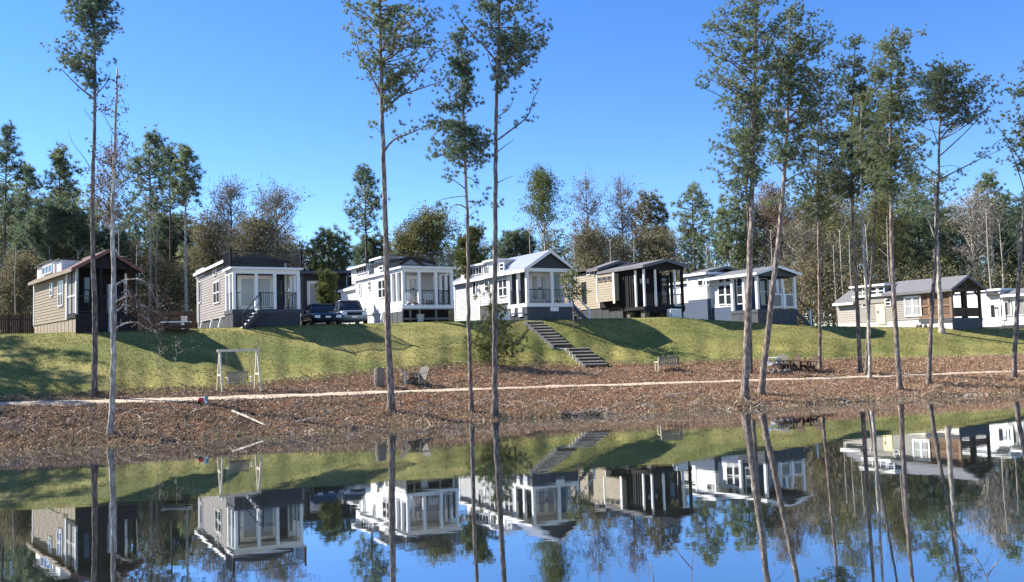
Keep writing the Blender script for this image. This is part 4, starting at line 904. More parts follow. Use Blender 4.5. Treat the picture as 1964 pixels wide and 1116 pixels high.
# porch things
q = H3.o; R3 = H3.Rt.T
def at(H, x, y, z): return H.o + H.Rt.T @ np.array((x, y, z))
for i, (x, lab) in enumerate(((.9, 'white porch lounge chair behind the second post of the white cabin'), (2.2, 'white porch lounge chair at the right of the white cabin porch'))):
    adirondack(lab, at(H3, x, .8, 1.225), H3.th + .2 - i * .5, WHITEPL, 'white porch lounge chairs')
p = at(H3, 1.05, -.35, 0); t = thing('bucket', 'galvanised bucket standing under the white cabin porch', 'bucket', (p[0], p[1], gz(p[0], p[1]))); MB().tube([(0, 0, 0), (0, 0, .5)], [.2, .26], 14).build('pail', GREYBIN, t); MB().tube([(0, 0, .5), (0, 0, .53)], [.275, .275], 14).build('rim', GREYBIN, t)
def cond(label, p):
    t = thing('air_conditioner', label, 'air conditioner', p, math.radians(25)); MB().box(-.38, .38, -.3, .3, 0, .62).build('casing', WHITEPL, t); MB().tube([(0, 0, .62), (0, 0, .65)], [.26, .24], 16).build('fan_guard', GREYBIN, t)
    for i in range(6): MB().box(-.33, .33, -.315, -.301, .1 + i * .08, .13 + i * .08).build('louvre', GREYBIN, t)
p = at(H5, 2.2, -.4, 0); cond('white air conditioner unit in front of the black porch', (p[0], p[1], gz(p[0], p[1])))
p = at(H4, -.9, 1.6, 0); cond('white air conditioner unit left of the pale grey cabin porch', (p[0], p[1], gz(p[0], p[1])))
p = at(H7, -.5, 2.3, 0); t = thing('rubble_pile', 'small pile of grey stones against the taupe cabin skirting', 'stones', (p[0], p[1], gz(p[0], p[1])))
for k in range(7): a = random.uniform(0, 6.28); r = random.uniform(.05, .5); MB().tube([(r * math.cos(a), r * math.sin(a), -.05), (r * math.cos(a), r * math.sin(a), .15), (r * math.cos(a), r * math.sin(a), .25)], [.14, .15, .08], 6).build('stone', STONE, t)

# ------------------------------------------------------------------ trees
def inside(poly, x, y):
    c = False; n = len(poly); j = n - 1
    for i in range(n):
        xi, yi = poly[i]; xj, yj = poly[j]
        if (yi > y) != (yj > y) and x < (xj - xi) * (y - yi) / (yj - yi) + xi: c = not c
        j = i
    return c
def spline(pts, n):
    pts = np.array(pts, float); k = len(pts); out = []
    for t in np.linspace(0, k - 1, n):
        i = min(int(t), k - 2); f = t - i
        p0 = pts[max(i - 1, 0)]; p1 = pts[i]; p2 = pts[i + 1]; p3 = pts[min(i + 2, k - 1)]
        out.append(.5 * (2 * p1 + (p2 - p0) * f + (2 * p0 - 5 * p1 + 4 * p2 - p3) * f * f + (3 * p1 - p0 - 3 * p2 + p3) * f ** 3))
    return np.array(out)
def fore_tree(name, label, base_px, trunk, r0, crown, n_limb, n_tuft, m=PINE, barkm=BARK, group=None, limbs=(), L=.21, blades=22, W=.03, leaf=False, rise=.45, D=None, rtop=.025, droop=0., bare=()):
    r0 *= .86; n_limb = int(n_limb * 1.2); n_tuft = n_tuft if leaf else int(n_tuft * 2.05); L = L if leaf else L * .82; W = W if leaf else W * .64; blades = blades if leaf else 36
    """trunk: photo points from the base up; crown: outline of the foliage; limbs: big boughs drawn point by point"""
    b = gp(*base_px) if D is None else P(base_px[0], base_px[1], D); 
    if D is not None: b[2] = gz(b[0], b[1])
    Dt = b[1]; pxm = FPX / Dt
    tp = [b] + [P(x, y, Dt) for (x, y) in trunk]; tp = spline(tp, 36)
    root = thing(name, label, 'tree', b, 0, group)
    T = tp - b; hgt = T[:, 2] / T[-1, 2]
    rad = r0 * (1 - hgt) ** .75 * (1 - rtop / r0) + rtop; rad[0] *= 1.75; rad[1] *= 1.16
    T[1:-1, :2] += rng.normal(0, .012, (len(T) - 2, 2))
    T[0, 2] -= .25
    MB().tube(T, rad, 10).build('trunk', barkm, root, True)
    cent = []; dirs = []; br = MB()
    def limb(mb, A, B, r, sag, k=7):
        A = np.array(A); B = np.array(B); ln = np.linalg.norm(B - A); mid = (A + B) / 2 + (0, 0, -sag * ln) + rng.normal(0, .05 * ln, 3)
        q = spline([A, mid, B], k); mb.tube(q, np.linspace(r, r * .3 + .004, k), 5, False); return q
    def dress(q, k, f0=.45, sc=.25):
        d = q[-1] - q[-3]; d /= np.linalg.norm(d) + 1e-9
        for i in range(max(1, k // 3)):
            t = 1.0 if i == 0 else f0 + (1 - f0) * rng.uniform() ** .8; p = q[int(t * (len(q) - 1))] + rng.normal(0, sc * 1.15, 3) * (.3 + .7 * t) * (1, 1, .7) + (0, 0, .05)
            q0 = q[max(0, min(int(t * (len(q) - 1)), len(q) - 1) - 1)]; br.tube([q0, (q0 + p) / 2 + rng.normal(0, .04, 3), p], [.009, .007, .004], 3, False)
            tw = (p - q0) / (np.linalg.norm(p - q0) + 1e-9)
            for j in range(5):
                cent.append(p + rng.normal(0, .11, 3) - tw * .10 * j * rng.uniform(.5, 1.2)); dirs.append(tw * .55 + d * .25 + (0, 0, .3 - droop))
    xs = [p[0] for p in crown]; ys = [p[1] for p in crown]; cnt = 0; tries = 0
    zs = T[:, 2]
    zlow = P(np.mean(xs), max(ys), Dt)[2] - b[2]
    while cnt < n_limb and tries < n_limb * 40:
        tries += 1
        x, y = rng.uniform(min(xs), max(xs)), rng.uniform(min(ys), max(ys))
        if not inside(crown, x, y): continue
        row = [xx for xx in np.linspace(min(xs), max(xs), 40) if inside(crown, xx, y)]
        half = (max(row) - min(row)) / 2 / pxm if row else .5
        dz = rng.uniform(-1, 1) * half * .9
        tip = P(x, y, Dt) - b + (0, dz, 0)
        i = int(np.argmin(abs(zs - tip[2]))); hd = np.linalg.norm(tip[:2] - T[i, :2])
        za = np.clip(tip[2] - hd * rise * rng.uniform(.5, 1.4), zlow - .8, zs[-1] - .15)
        i = int(np.argmin(abs(zs - za))); q = limb(br, T[i], tip, .010 + .008 * hd, .08 if droop <= 0 else -.12)
        dress(q, n_tuft); cnt += 1
    for (pts, r, k) in limbs:
        P3 = [P(x, y, Dt) - b for (x, y) in pts]; dpt = rng.uniform(-.25, .25)
        for j, p in enumerate(P3): p[1] += dpt * j * np.linalg.norm(P3[j] - P3[0]) * .3
        q = spline(P3, 10); mb = MB(); mb.tube(q, np.linspace(r, r * .25, 10), 6, True); mb.build('limb', barkm, root, True)
        if k: dress(q, k, .35, .32)
    for (pts, r) in bare:
        P3 = [P(x, y, Dt) - b for (x, y) in pts]; q = spline(P3, 8); mb = MB(); mb.tube(q, np.linspace(r, r * .3, 8), 5, True); mb.build('dead_limb', barkm, root, True)
    if br.v: br.build('branch', barkm, root)['kind'] = 'stuff'
    if cent:
        C = np.array(cent); Dv = np.array(dirs)
        if leaf: V = leaves(C, blades, L, W); k = blades
        else: V = tufts(C, Dv, blades, L, W, .8); k = blades
        tint = np.repeat(np.clip(rng.normal(.5, .22, len(C)), 0, 1), k) + rng.uniform(-.1, .1, len(C) * k)
        link('crown', tri_mesh('crown', V, np.clip(tint, 0, 1), m), root)
    return root

GRP = 'tall pines along the far shore'
fore_tree('pine_tree', 'tall slim dark trunked pine left of the bare grey tree', (181, 761), [(182, 600), (178, 400), (182, 200), (181, 90), (176, -30)], .15,
          [(118, 20), (150, -30), (200, -30), (222, 10), (222, 60), (200, 95), (218, 110), (196, 160), (150, 175), (115, 130), (112, 90), (135, 70)], 62, 7, PINE_B, BARK_D, GRP,
          limbs=[([(181, 145), (160, 112), (138, 80)], .05, 10), ([(181, 190), (150, 165), (116, 130)], .05, 10), ([(181, 185), (205, 160), (216, 140)], .035, 6)], L=.19, W=.028,
          bare=[([(178, 330), (160, 300), (140, 275), (132, 250)], .02), ([(179, 300), (200, 310), (215, 325)], .018), ([(180, 235), (165, 215), (160, 205)], .015)])
fore_tree('bare_tree', 'slender pale barked leafless tree with a few brown leaves near the shore', (213, 834), [(217, 700), (218, 560), (216, 400), (221, 260), (225, 130)], .13,
          [(190, 420), (170, 330), (205, 230), (215, 130), (232, 130), (255, 210), (262, 300), (245, 420)], 30, 2, DRYLEAF, BARK_P, None, leaf=True, L=.16, blades=4, W=.085, rise=.9,
          limbs=[([(218, 548), (236, 538), (262, 534)], .05, 3), ([(217, 580), (240, 570), (256, 567), (268, 580), (285, 592)], .045, 26), ([(218, 600), (232, 590), (244, 583), (270, 600), (300, 620)], .045, 30),
                 ([(219, 630), (240, 620), (262, 618), (280, 630), (300, 640)], .045, 20), ([(236, 538), (252, 565), (275, 585), (310, 600)], .035, 34), ([(218, 470), (228, 490), (243, 492)], .03, 2),
                 ([(262, 534), (285, 545), (300, 575), (318, 590)], .025, 30), ([(268, 580), (285, 610), (296, 632), (310, 640)], .025, 26), ([(216, 425), (190, 405), (178, 380)], .03, 3), ([(215, 345), (190, 310), (178, 280)], .025, 4), ([(219, 260), (202, 225), (190, 205)], .02, 4)])
fore_tree('pine_tree', 'tall pine with a long bough to its right, left of the drooping pine', (751, 789), [(745, 650), (739, 420), (733, 230), (730, 90), (727, -60), (726, -150)], .175,
          [(665, 20), (690, -120), (760, -150), (800, -80), (840, 10), (862, 60), (850, 110), (800, 130), (760, 190), (735, 210), (700, 150), (690, 100), (672, 60)], 78, 7, PINE, BARK, GRP,
          limbs=[([(737, 290), (755, 268), (790, 252), (832, 228)], .055, 26), ([(735, 215), (765, 185), (800, 170), (850, 150)], .06, 20), ([(735, 200), (775, 165), (815, 125), (840, 80)], .055, 16), ([(733, 190), (712, 145), (690, 105), (668, 20)], .05, 14), ([(734, 175), (760, 140), (790, 110)], .04, 10), ([(736, 260), (722, 246), (710, 240)], .02, 6)], L=.2)
fore_tree('pine_tree', 'thin pine with drooping boughs between the two tall central pines', (904, 790), [(899, 620), (897, 460), (892, 300), (887, 180), (884, 60)], .115,
          [(868, 70), (890, 55), (905, 90), (915, 150), (928, 230), (940, 300), (935, 330), (905, 290), (870, 320), (830, 305), (818, 290), (850, 250), (790, 245), (850, 200), (850, 150)], 66, 6, PINE_B, BARK, GRP,
          limbs=[([(896, 400), (880, 392), (865, 398), (852, 425)], .035, 3), ([(896, 385), (915, 388), (935, 382)], .03, 16), ([(896, 365), (870, 345), (858, 340)], .03, 10), ([(895, 340), (908, 345), (918, 365)], .025, 5), ([(896, 420), (912, 405), (918, 415)], .02, 5), ([(896, 375), (860, 380), (835, 388)], .025, 8)], droop=.2, L=.19, rise=.2)
fore_tree('pine_tree', 'dark straight pine with broken stubs, right of the drooping pine', (949, 800), [(949, 650), (950, 450), (951, 280), (954, 140), (958, 0), (960, -140)], .155,
          [(895, 0), (920, -120), (990, -140), (1040, -20), (1062, 40), (1055, 75), (1030, 100), (1000, 140), (975, 180), (950, 170), (930, 100), (905, 60)], 84, 7, PINE_B, BARK_D, GRP,
          limbs=[([(955, 268), (985, 245), (1012, 222), (1022, 190), (1036, 160)], .045, 18), ([(954, 120), (925, 85), (888, 45), (866, 5)], .05, 12), ([(955, 165), (1000, 130), (1040, 85)], .05, 14), ([(954, 150), (940, 120), (935, 100)], .035, 8), ([(952, 225), (975, 210), (985, 190)], .03, 8)], L=.2,
          bare=[([(953, 292), (968, 280), (985, 268)], .03), ([(952, 352), (965, 345), (984, 337)], .025), ([(949, 330), (943, 322)], .015), ([(951, 382), (960, 376)], .014)])
fore_tree('pine_tree', 'stout pine with grey dead limbs at the left of the right hand grove', (1428, 767), [(1434, 620), (1440, 450), (1443, 330), (1446, 200), (1449, 90), (1452, -60)], .22,
          [(1332, 90), (1345, 50), (1385, 0), (1420, -60), (1490, -70), (1505, 40), (1495, 150), (1480, 230), (1450, 330), (1400, 390), (1378, 330), (1395, 230), (1350, 170), (1332, 130)], 112, 7, PINE, BARK, GRP,
          limbs=[([(1444, 160), (1415, 130), (1385, 110), (1350, 105)], .055, 16), ([(1444, 205), (1410, 180), (1380, 160)], .045, 14), ([(1443, 290), (1420, 250), (1395, 210)], .045, 14), ([(1442, 300), (1405, 285), (1370, 280)], .04, 14), ([(1440, 340), (1415, 325), (1372, 335)], .035, 14), ([(1447, 120), (1475, 90), (1490, 60)], .04, 10), ([(1444, 290), (1470, 265), (1490, 240)], .03, 12), ([(1440, 375), (1405, 355), (1385, 350)], .03, 10)], L=.2,
          bare=[([(1445, 205), (1470, 195), (1488, 198)], .028), ([(1445, 235), (1480, 228), (1520, 230)], .03), ([(1444, 268), (1465, 272), (1485, 265)], .028), ([(1443, 285), (1470, 290), (1505, 300)], .028), ([(1440, 455), (1455, 448), (1475, 465)], .025), ([(1437, 415), (1425, 405), (1422, 390)], .02), ([(1441, 400), (1470, 398), (1490, 400)], .02)])
fore_tree('pine_tree', 'leaning pine whose pale trunk tilts right beside the stout one', (1459, 758), [(1470, 660), (1484, 540), (1496, 430), (1505, 320), (1511, 210), (1514, 100), (1515, 20)], .19,
          [(1465, 60), (1490, 15), (1530, 5), (1570, 40), (1590, 70), (1590, 120), (1615, 170), (1605, 230), (1565, 290), (1520, 320), (1480, 320), (1465, 200)], 112, 7, PINE, BARK, GRP,
          limbs=[([(1510, 230), (1540, 200), (1575, 170)], .045, 14), ([(1504, 350), (1540, 330), (1590, 330), (1620, 320)], .04, 14), ([(1508, 280), (1545, 262), (1600, 240)], .04, 16), ([(1507, 300), (1480, 250), (1455, 220)], .035, 12), ([(1505, 330), (1470, 300), (1450, 290)], .03, 10), ([(1512, 170), (1490, 140), (1480, 110)], .035, 10), ([(1505, 355), (1480, 385), (1450, 400)], .025, 12)], L=.2,
          bare=[([(1506, 318), (1490, 312), (1470, 318)], .022), ([(1502, 360), (1525, 345), (1548, 345)], .024), ([(1490, 480), (1480, 470), (1470, 472)], .018)])
fore_tree('pine_tree', 'dark narrow pine close behind the stout trunk', (1440, 717), [(1438, 600), (1436, 450), (1428, 300), (1424, 180)], .13,
          [(1380, 330), (1370, 280), (1400, 200), (1430, 170), (1470, 220), (1480, 300), (1455, 350), (1400, 350)], 40, 6, PINE_B, BARK_D, GRP, L=.19)
fore_tree('pine_tree', 'straight thin pine beside the dark brown chairs', (1573, 708), [(1572, 600), (1570, 450), (1569, 330), (1570, 220)], .13,
          [(1500, 330), (1535, 270), (1560, 215), (1590, 230), (1640, 290), (1635, 380), (1580, 420), (1510, 390)], 60, 7, PINE, BARK, GRP, L=.2,
          limbs=[([(1570, 380), (1600, 370), (1640, 355)], .03, 12), ([(1570, 360), (1545, 350), (1515, 355)], .03, 12)])
fore_tree('pine_tree', 'pine with dark dense head, at the left of the paired crossing trunks', (1650, 716), [(1645, 600), (1637, 430), (1634, 300), (1636, 180), (1640, 80)], .15,
          [(1580, 140), (1610, 85), (1650, 70), (1685, 100), (1695, 160), (1690, 230), (1712, 300), (1680, 370), (1620, 380), (1560, 330), (1550, 250), (1582, 200)], 100, 7, PINE_DK, BARK, GRP, L=.21,
          limbs=[([(1636, 310), (1600, 300), (1540, 320)], .035, 14), ([(1636, 340), (1670, 320), (1700, 310)], .03, 12), ([(1635, 270), (1600, 250), (1560, 235)], .035, 12)])
fore_tree('pine_tree', 'right trunk of the crossing pair, kinked at its foot', (1669, 727), [(1667, 650), (1659, 520), (1654, 400), (1650, 280), (1655, 180)], .12,
          [(1620, 280), (1640, 180), (1680, 170), (1700, 250), (1690, 330), (1640, 340)], 42, 6, PINE, BARK_P, GRP, L=.2)
fore_tree('pine_tree', 'dark trunk of the crossing pair, leaning right behind', (1661, 720), [(1666, 600), (1674, 480), (1682, 360), (1684, 270), (1684, 200)], .11,
          [(1650, 330), (1660, 260), (1690, 190), (1720, 250), (1715, 340), (1680, 380)], 40, 6, PINE, BARK_D, GRP, L=.2)
fore_tree('pine_tree', 'tall straight pine with open layered crown in front of the taupe cabin dormer', (1726, 748), [(1719, 640), (1711, 500), (1708, 350), (1708, 220), (1710, 110), (1711, 45)], .155,
          [(1674, 90), (1690, 60), (1720, 45), (1768, 80), (1758, 130), (1767, 190), (1752, 250), (1778, 300), (1755, 370), (1700, 390), (1662, 340), (1655, 260), (1678, 200), (1666, 140)], 104, 7, PINE, BARK, GRP, L=.2,
          limbs=[([(1708, 330), (1740, 310), (1775, 290)], .035, 12), ([(1708, 290), (1680, 270), (1655, 255)], .03, 12), ([(1708, 350), (1690, 340), (1672, 345)], .025, 10)])
fore_tree('pine_tree', 'pine with wide fan of open boughs against the sky', (1781, 738), [(1785, 640), (1793, 500), (1799, 380), (1801, 280), (1803, 200), (1806, 140)], .14,
          [(1750, 170), (1775, 125), (1820, 115), (1865, 125), (1900, 160), (1908, 195), (1895, 225), (1850, 215), (1800, 220), (1755, 235)], 74, 7, PINE_DK, BARK_D, GRP, L=.19,
          limbs=[([(1801, 270), (1830, 235), (1855, 200), (1880, 180)], .045, 9), ([(1801, 300), (1840, 265), (1880, 225), (1900, 200)], .04, 8), ([(1800, 345), (1840, 325), (1880, 305), (1925, 285)], .045, 12), ([(1800, 280), (1785, 235), (1770, 190)], .035, 8), ([(1799, 360), (1770, 340), (1745, 325)], .035, 14), ([(1798, 335), (1775, 320), (1750, 300)], .03, 14), ([(1802, 240), (1820, 205), (1830, 160)], .03, 8), ([(1800, 320), (1830, 318), (1860, 330)], .02, 3), ([(1798, 400), (1780, 385), (1765, 390)], .025, 12)])
fore_tree('pine_tree', 'pine at the right frame edge with boughs reaching left', (1944, 726), [(1949, 620), (1956, 500), (1964, 400), (1972, 280), (1978, 150)], .16,
          [(1935, 200), (1950, 140), (2010, 90), (2060, 200), (2050, 330), (1990, 380), (1930, 290), (1960, 250)], 74, 7, PINE_Y, BARK_D, GRP, L=.2,
          limbs=[([(1966, 370), (1940, 300), (1915, 270), (1888, 290)], .04, 18), ([(1968, 330), (1935, 270), (1900, 230)], .04, 20), ([(1964, 390), (1940, 370), (1905, 355)], .035, 12), ([(1972, 280), (1955, 210), (1945, 170)], .035, 12)])
fore_tree('forked_tree', 'pale forked tree trunk rising in front of the cedar porch', (1806, 632), [(1802, 560), (1797, 470), (1795, 400), (1790, 350)], .22,
          [(1755, 390), (1760, 330), (1800, 320), (1830, 350), (1820, 420)], 22, 5, PINE, BARK_P, None, L=.2, D=62.2, rtop=.06,
          bare=[([(1797, 470), (1780, 420), (1765, 410), (1758, 400)], .06), ([(1797, 440), (1820, 400), (1840, 378), (1862, 402)], .05), ([(1796, 450), (1790, 480), (1775, 482)], .03)])
# young pines
fore_tree('young_pine', 'bushy young green pine at the foot of the dark straight pine', (944, 704), [(943, 650), (941, 600), (940, 560)], .06,
          [(925, 575), (940, 560), (955, 580), (975, 620), (1005, 670), (1000, 690), (950, 690), (910, 690), (900, 660), (918, 615)], 34, 5, PINE_Y, BARK_D, None, rise=.1, L=.26, blades=24, W=.026)
fore_tree('young_pine', 'yellow green young pine rising behind the thin drooping pine', (900, 600), [(900, 540), (900, 480), (900, 435)], .07,
          [(870, 470), (890, 440), (910, 432), (935, 470), (940, 520), (905, 530), (870, 520)], 46, 7, PINE_Y, BARK_D, None, D=64, rise=.2, L=.3, W=.04)
fore_tree('sapling', 'thin sapling with sparse leaves at the right of the galvanised gable porch', (1100, 612), [(1099, 570), (1098, 530), (1098, 500)], .045,
          [(1075, 560), (1085, 520), (1098, 498), (1115, 530), (1125, 565), (1100, 580)], 26, 3, PINE_Y, BARK, None, D=55.6, rise=.4, leaf=True, L=.2, blades=6, W=.12)
fore_tree('young_conifer', 'small upright conifer beside the white front door of the low cabin', (629, 600), [(628, 570), (628, 530), (627, 512)], .06,
          [(612, 585), (618, 545), (627, 512), (638, 545), (645, 590)], 44, 6, PINE_Y, BARK_D, None, D=61, rise=.0, L=.28, W=.05)
for (bx, by, tx, ty, lab) in ((300, 720, 306, 665, 'thin bare sapling on the lawn below the picnic table'), (335, 700, 338, 655, 'short leafless sapling below the white topped table'), (490, 668, 491, 649, 'tiny stake sapling on the lawn above the swing')):
    fore_tree('sapling', lab, (bx, by), [((bx + tx) / 2 + 2, (by + ty) / 2), (tx, ty)], .018, [(tx - 18, ty + 30), (tx - 10, ty), (tx + 12, ty - 4), (tx + 20, ty + 25)], 6 if by > 690 else 2, 1, BROWN, BARK_P, None, leaf=True, L=.1, blades=2, W=.06, rtop=.006)

# ------------------------------------------------------------------ background trees, each a thing
def bg_tree(kind, label, px, top, D, half, low=None, m=None, barkm=BARK_D, r=.2, dens=1., group=None, name=None):
    """px/top: where its tip shows; half: crown half width in px; low: row of the crown's underside"""
    tip = P(px, top, D); x, y = tip[0], tip[1]; b = np.array((x, y, gz(x, y))); H = tip[2] - b[2]; pm = FPX / D
    hw = half / pm; zl = (P(px, low, D)[2] - b[2]) if low else H * .15; zl = max(zl, .3)
    root = thing(name or {'pine': 'pine_tree', 'dense': 'evergreen_tree', 'bare': 'bare_tree', 'leafy': 'broadleaf_tree'}[kind], label, 'tree', b, 0, group)
    sway = rng.normal(0, .15, 3); sway[2] = 0
    n = 10; tr = np.array([(0, 0, H * i / n) for i in range(n + 1)]) + np.outer(np.sin(np.linspace(0, 3, n + 1)), sway); tr[0, 2] = -.3
    MB().tube(tr, np.linspace(r, .03, n + 1), 7).build('trunk', barkm, root, True)
    br = MB(); C = []; Dv = []
    if kind == 'pine':
        nl = int(62 * dens); 
        for i in range(nl):
            f = rng.uniform(0, 1) ** .85; z = zl + (H - zl) * f; env = hw * (1.05 - .25 * abs(f - .35) * 2) * (1 if f < .7 else max(.25, (1.08 - f) / .38)); env *= rng.uniform(.45, 1.1)
            a = rng.uniform(0, 6.283); tipp = np.array((env * math.cos(a), env * math.sin(a), z + rng.normal(0, .2)))
            za = max(zl * .8, z - env * rng.uniform(.15, .6)); br.tube([(0, 0, za), tipp * (.5, .5, 0) + (0, 0, (za + z) / 2 - .1), tipp], [.05, .035, .012], 4, False)
            for k in range(5):
                C.append(tipp * (1 - .14 * k * rng.uniform(.5, 1), 1 - .14 * k * rng.uniform(.5, 1), 1) + rng.normal(0, .28, 3)); Dv.append((.4 * math.cos(a), .4 * math.sin(a), .45))
        C = np.array(C); V = tufts(C, np.array(Dv), 18, .46, .07, .85); k = 18
    elif kind == 'dense':
        N = int(620 * dens); d = rng.normal(size=(N, 3)); d /= np.linalg.norm(d, axis=1, keepdims=True); rad = rng.uniform(.25, 1, (N, 1)) ** .45
        C = d * rad * (hw, hw, (H - zl) / 2) * (1 + .13 * np.sin(d[:, :1] * 7 + d[:, 2:3] * 5)) + (0, 0, (H + zl) / 2)
        V = tufts(C, d * .6 + (0, 0, .2), 18, .55, .085, .8); k = 18
    elif kind == 'bare':
        for i in range(int(34 * dens)):
            f = rng.uniform(0, 1); z0 = zl * .6 + (H - zl * .6) * f * .85; env = hw * math.sqrt(max(.05, 1 - (2 * f - .95) ** 2)) * rng.uniform(.6, 1.1); a = rng.uniform(0, 6.283)
            A = np.array((0, 0, z0)); tipp = np.array((env * math.cos(a), env * math.sin(a), z0 + env * rng.uniform(.7, 1.5)))
            if tipp[2] > H: tipp[2] = H * rng.uniform(.9, 1)
            mid = (A + tipp) / 2 + rng.normal(0, .15, 3) + (0, 0, -.1 * env); br.tube([A, mid, tipp], [.06, .035, .012], 4, False)
            for j in range(7):
                s = A + (tipp - A) * rng.uniform(.35, 1); e = s + rng.normal(0, .55, 3) + (0, 0, .45); br.tube([s, (s + e) / 2 + rng.normal(0, .08, 3), e], [.02, .014, .007], 3, False); C.append(e); C.append((s + e) / 2)
                for q in range(2): e2 = e + rng.normal(0, .4, 3) + (0, 0, .2); br.tube([(s + e) / 2, e2], [.011, .006], 3, False); C.append(e2)
        C = np.array(C); V = leaves(C, 4, .42, .15); k = 4
    else:
        for i in range(int(30 * dens)):
            f = rng.uniform(.1, 1); z = zl + (H - zl) * f; a = rng.uniform(0, 6.283); env = hw * math.sqrt(max(.08, 1 - (1.7 * f - .75) ** 2)) * rng.uniform(.4, 1.15) * (1 + .3 * math.sin(2 * a + sway[0] * 20) + .25 * math.sin(z * 1.3 + sway[1] * 30)); tipp = np.array((env * math.cos(a), env * math.sin(a), z * rng.uniform(.92, 1.03)))
            br.tube([(0, 0, max(zl * .5, z - env)), tipp * (.5, .5, 0) + (0, 0, z - env * .35), tipp], [.06, .04, .015], 4, False)
            for j in range(18): C.append(tipp * rng.uniform(.3, 1) * (1, 1, 0) + (0, 0, z) + rng.normal(0, .62, 3))
        C = np.array(C); V = leaves(C, 20, .55, .15); k = 20
    br.build('branch', barkm, root)['kind'] = 'stuff'
    tint = np.clip(np.repeat(np.clip(rng.normal(.5, .25, len(C)), 0, 1), k) + rng.uniform(-.12, .12, len(C) * k), 0, 1)
    link('crown', tri_mesh('crown', V, tint, m), root)
    return root
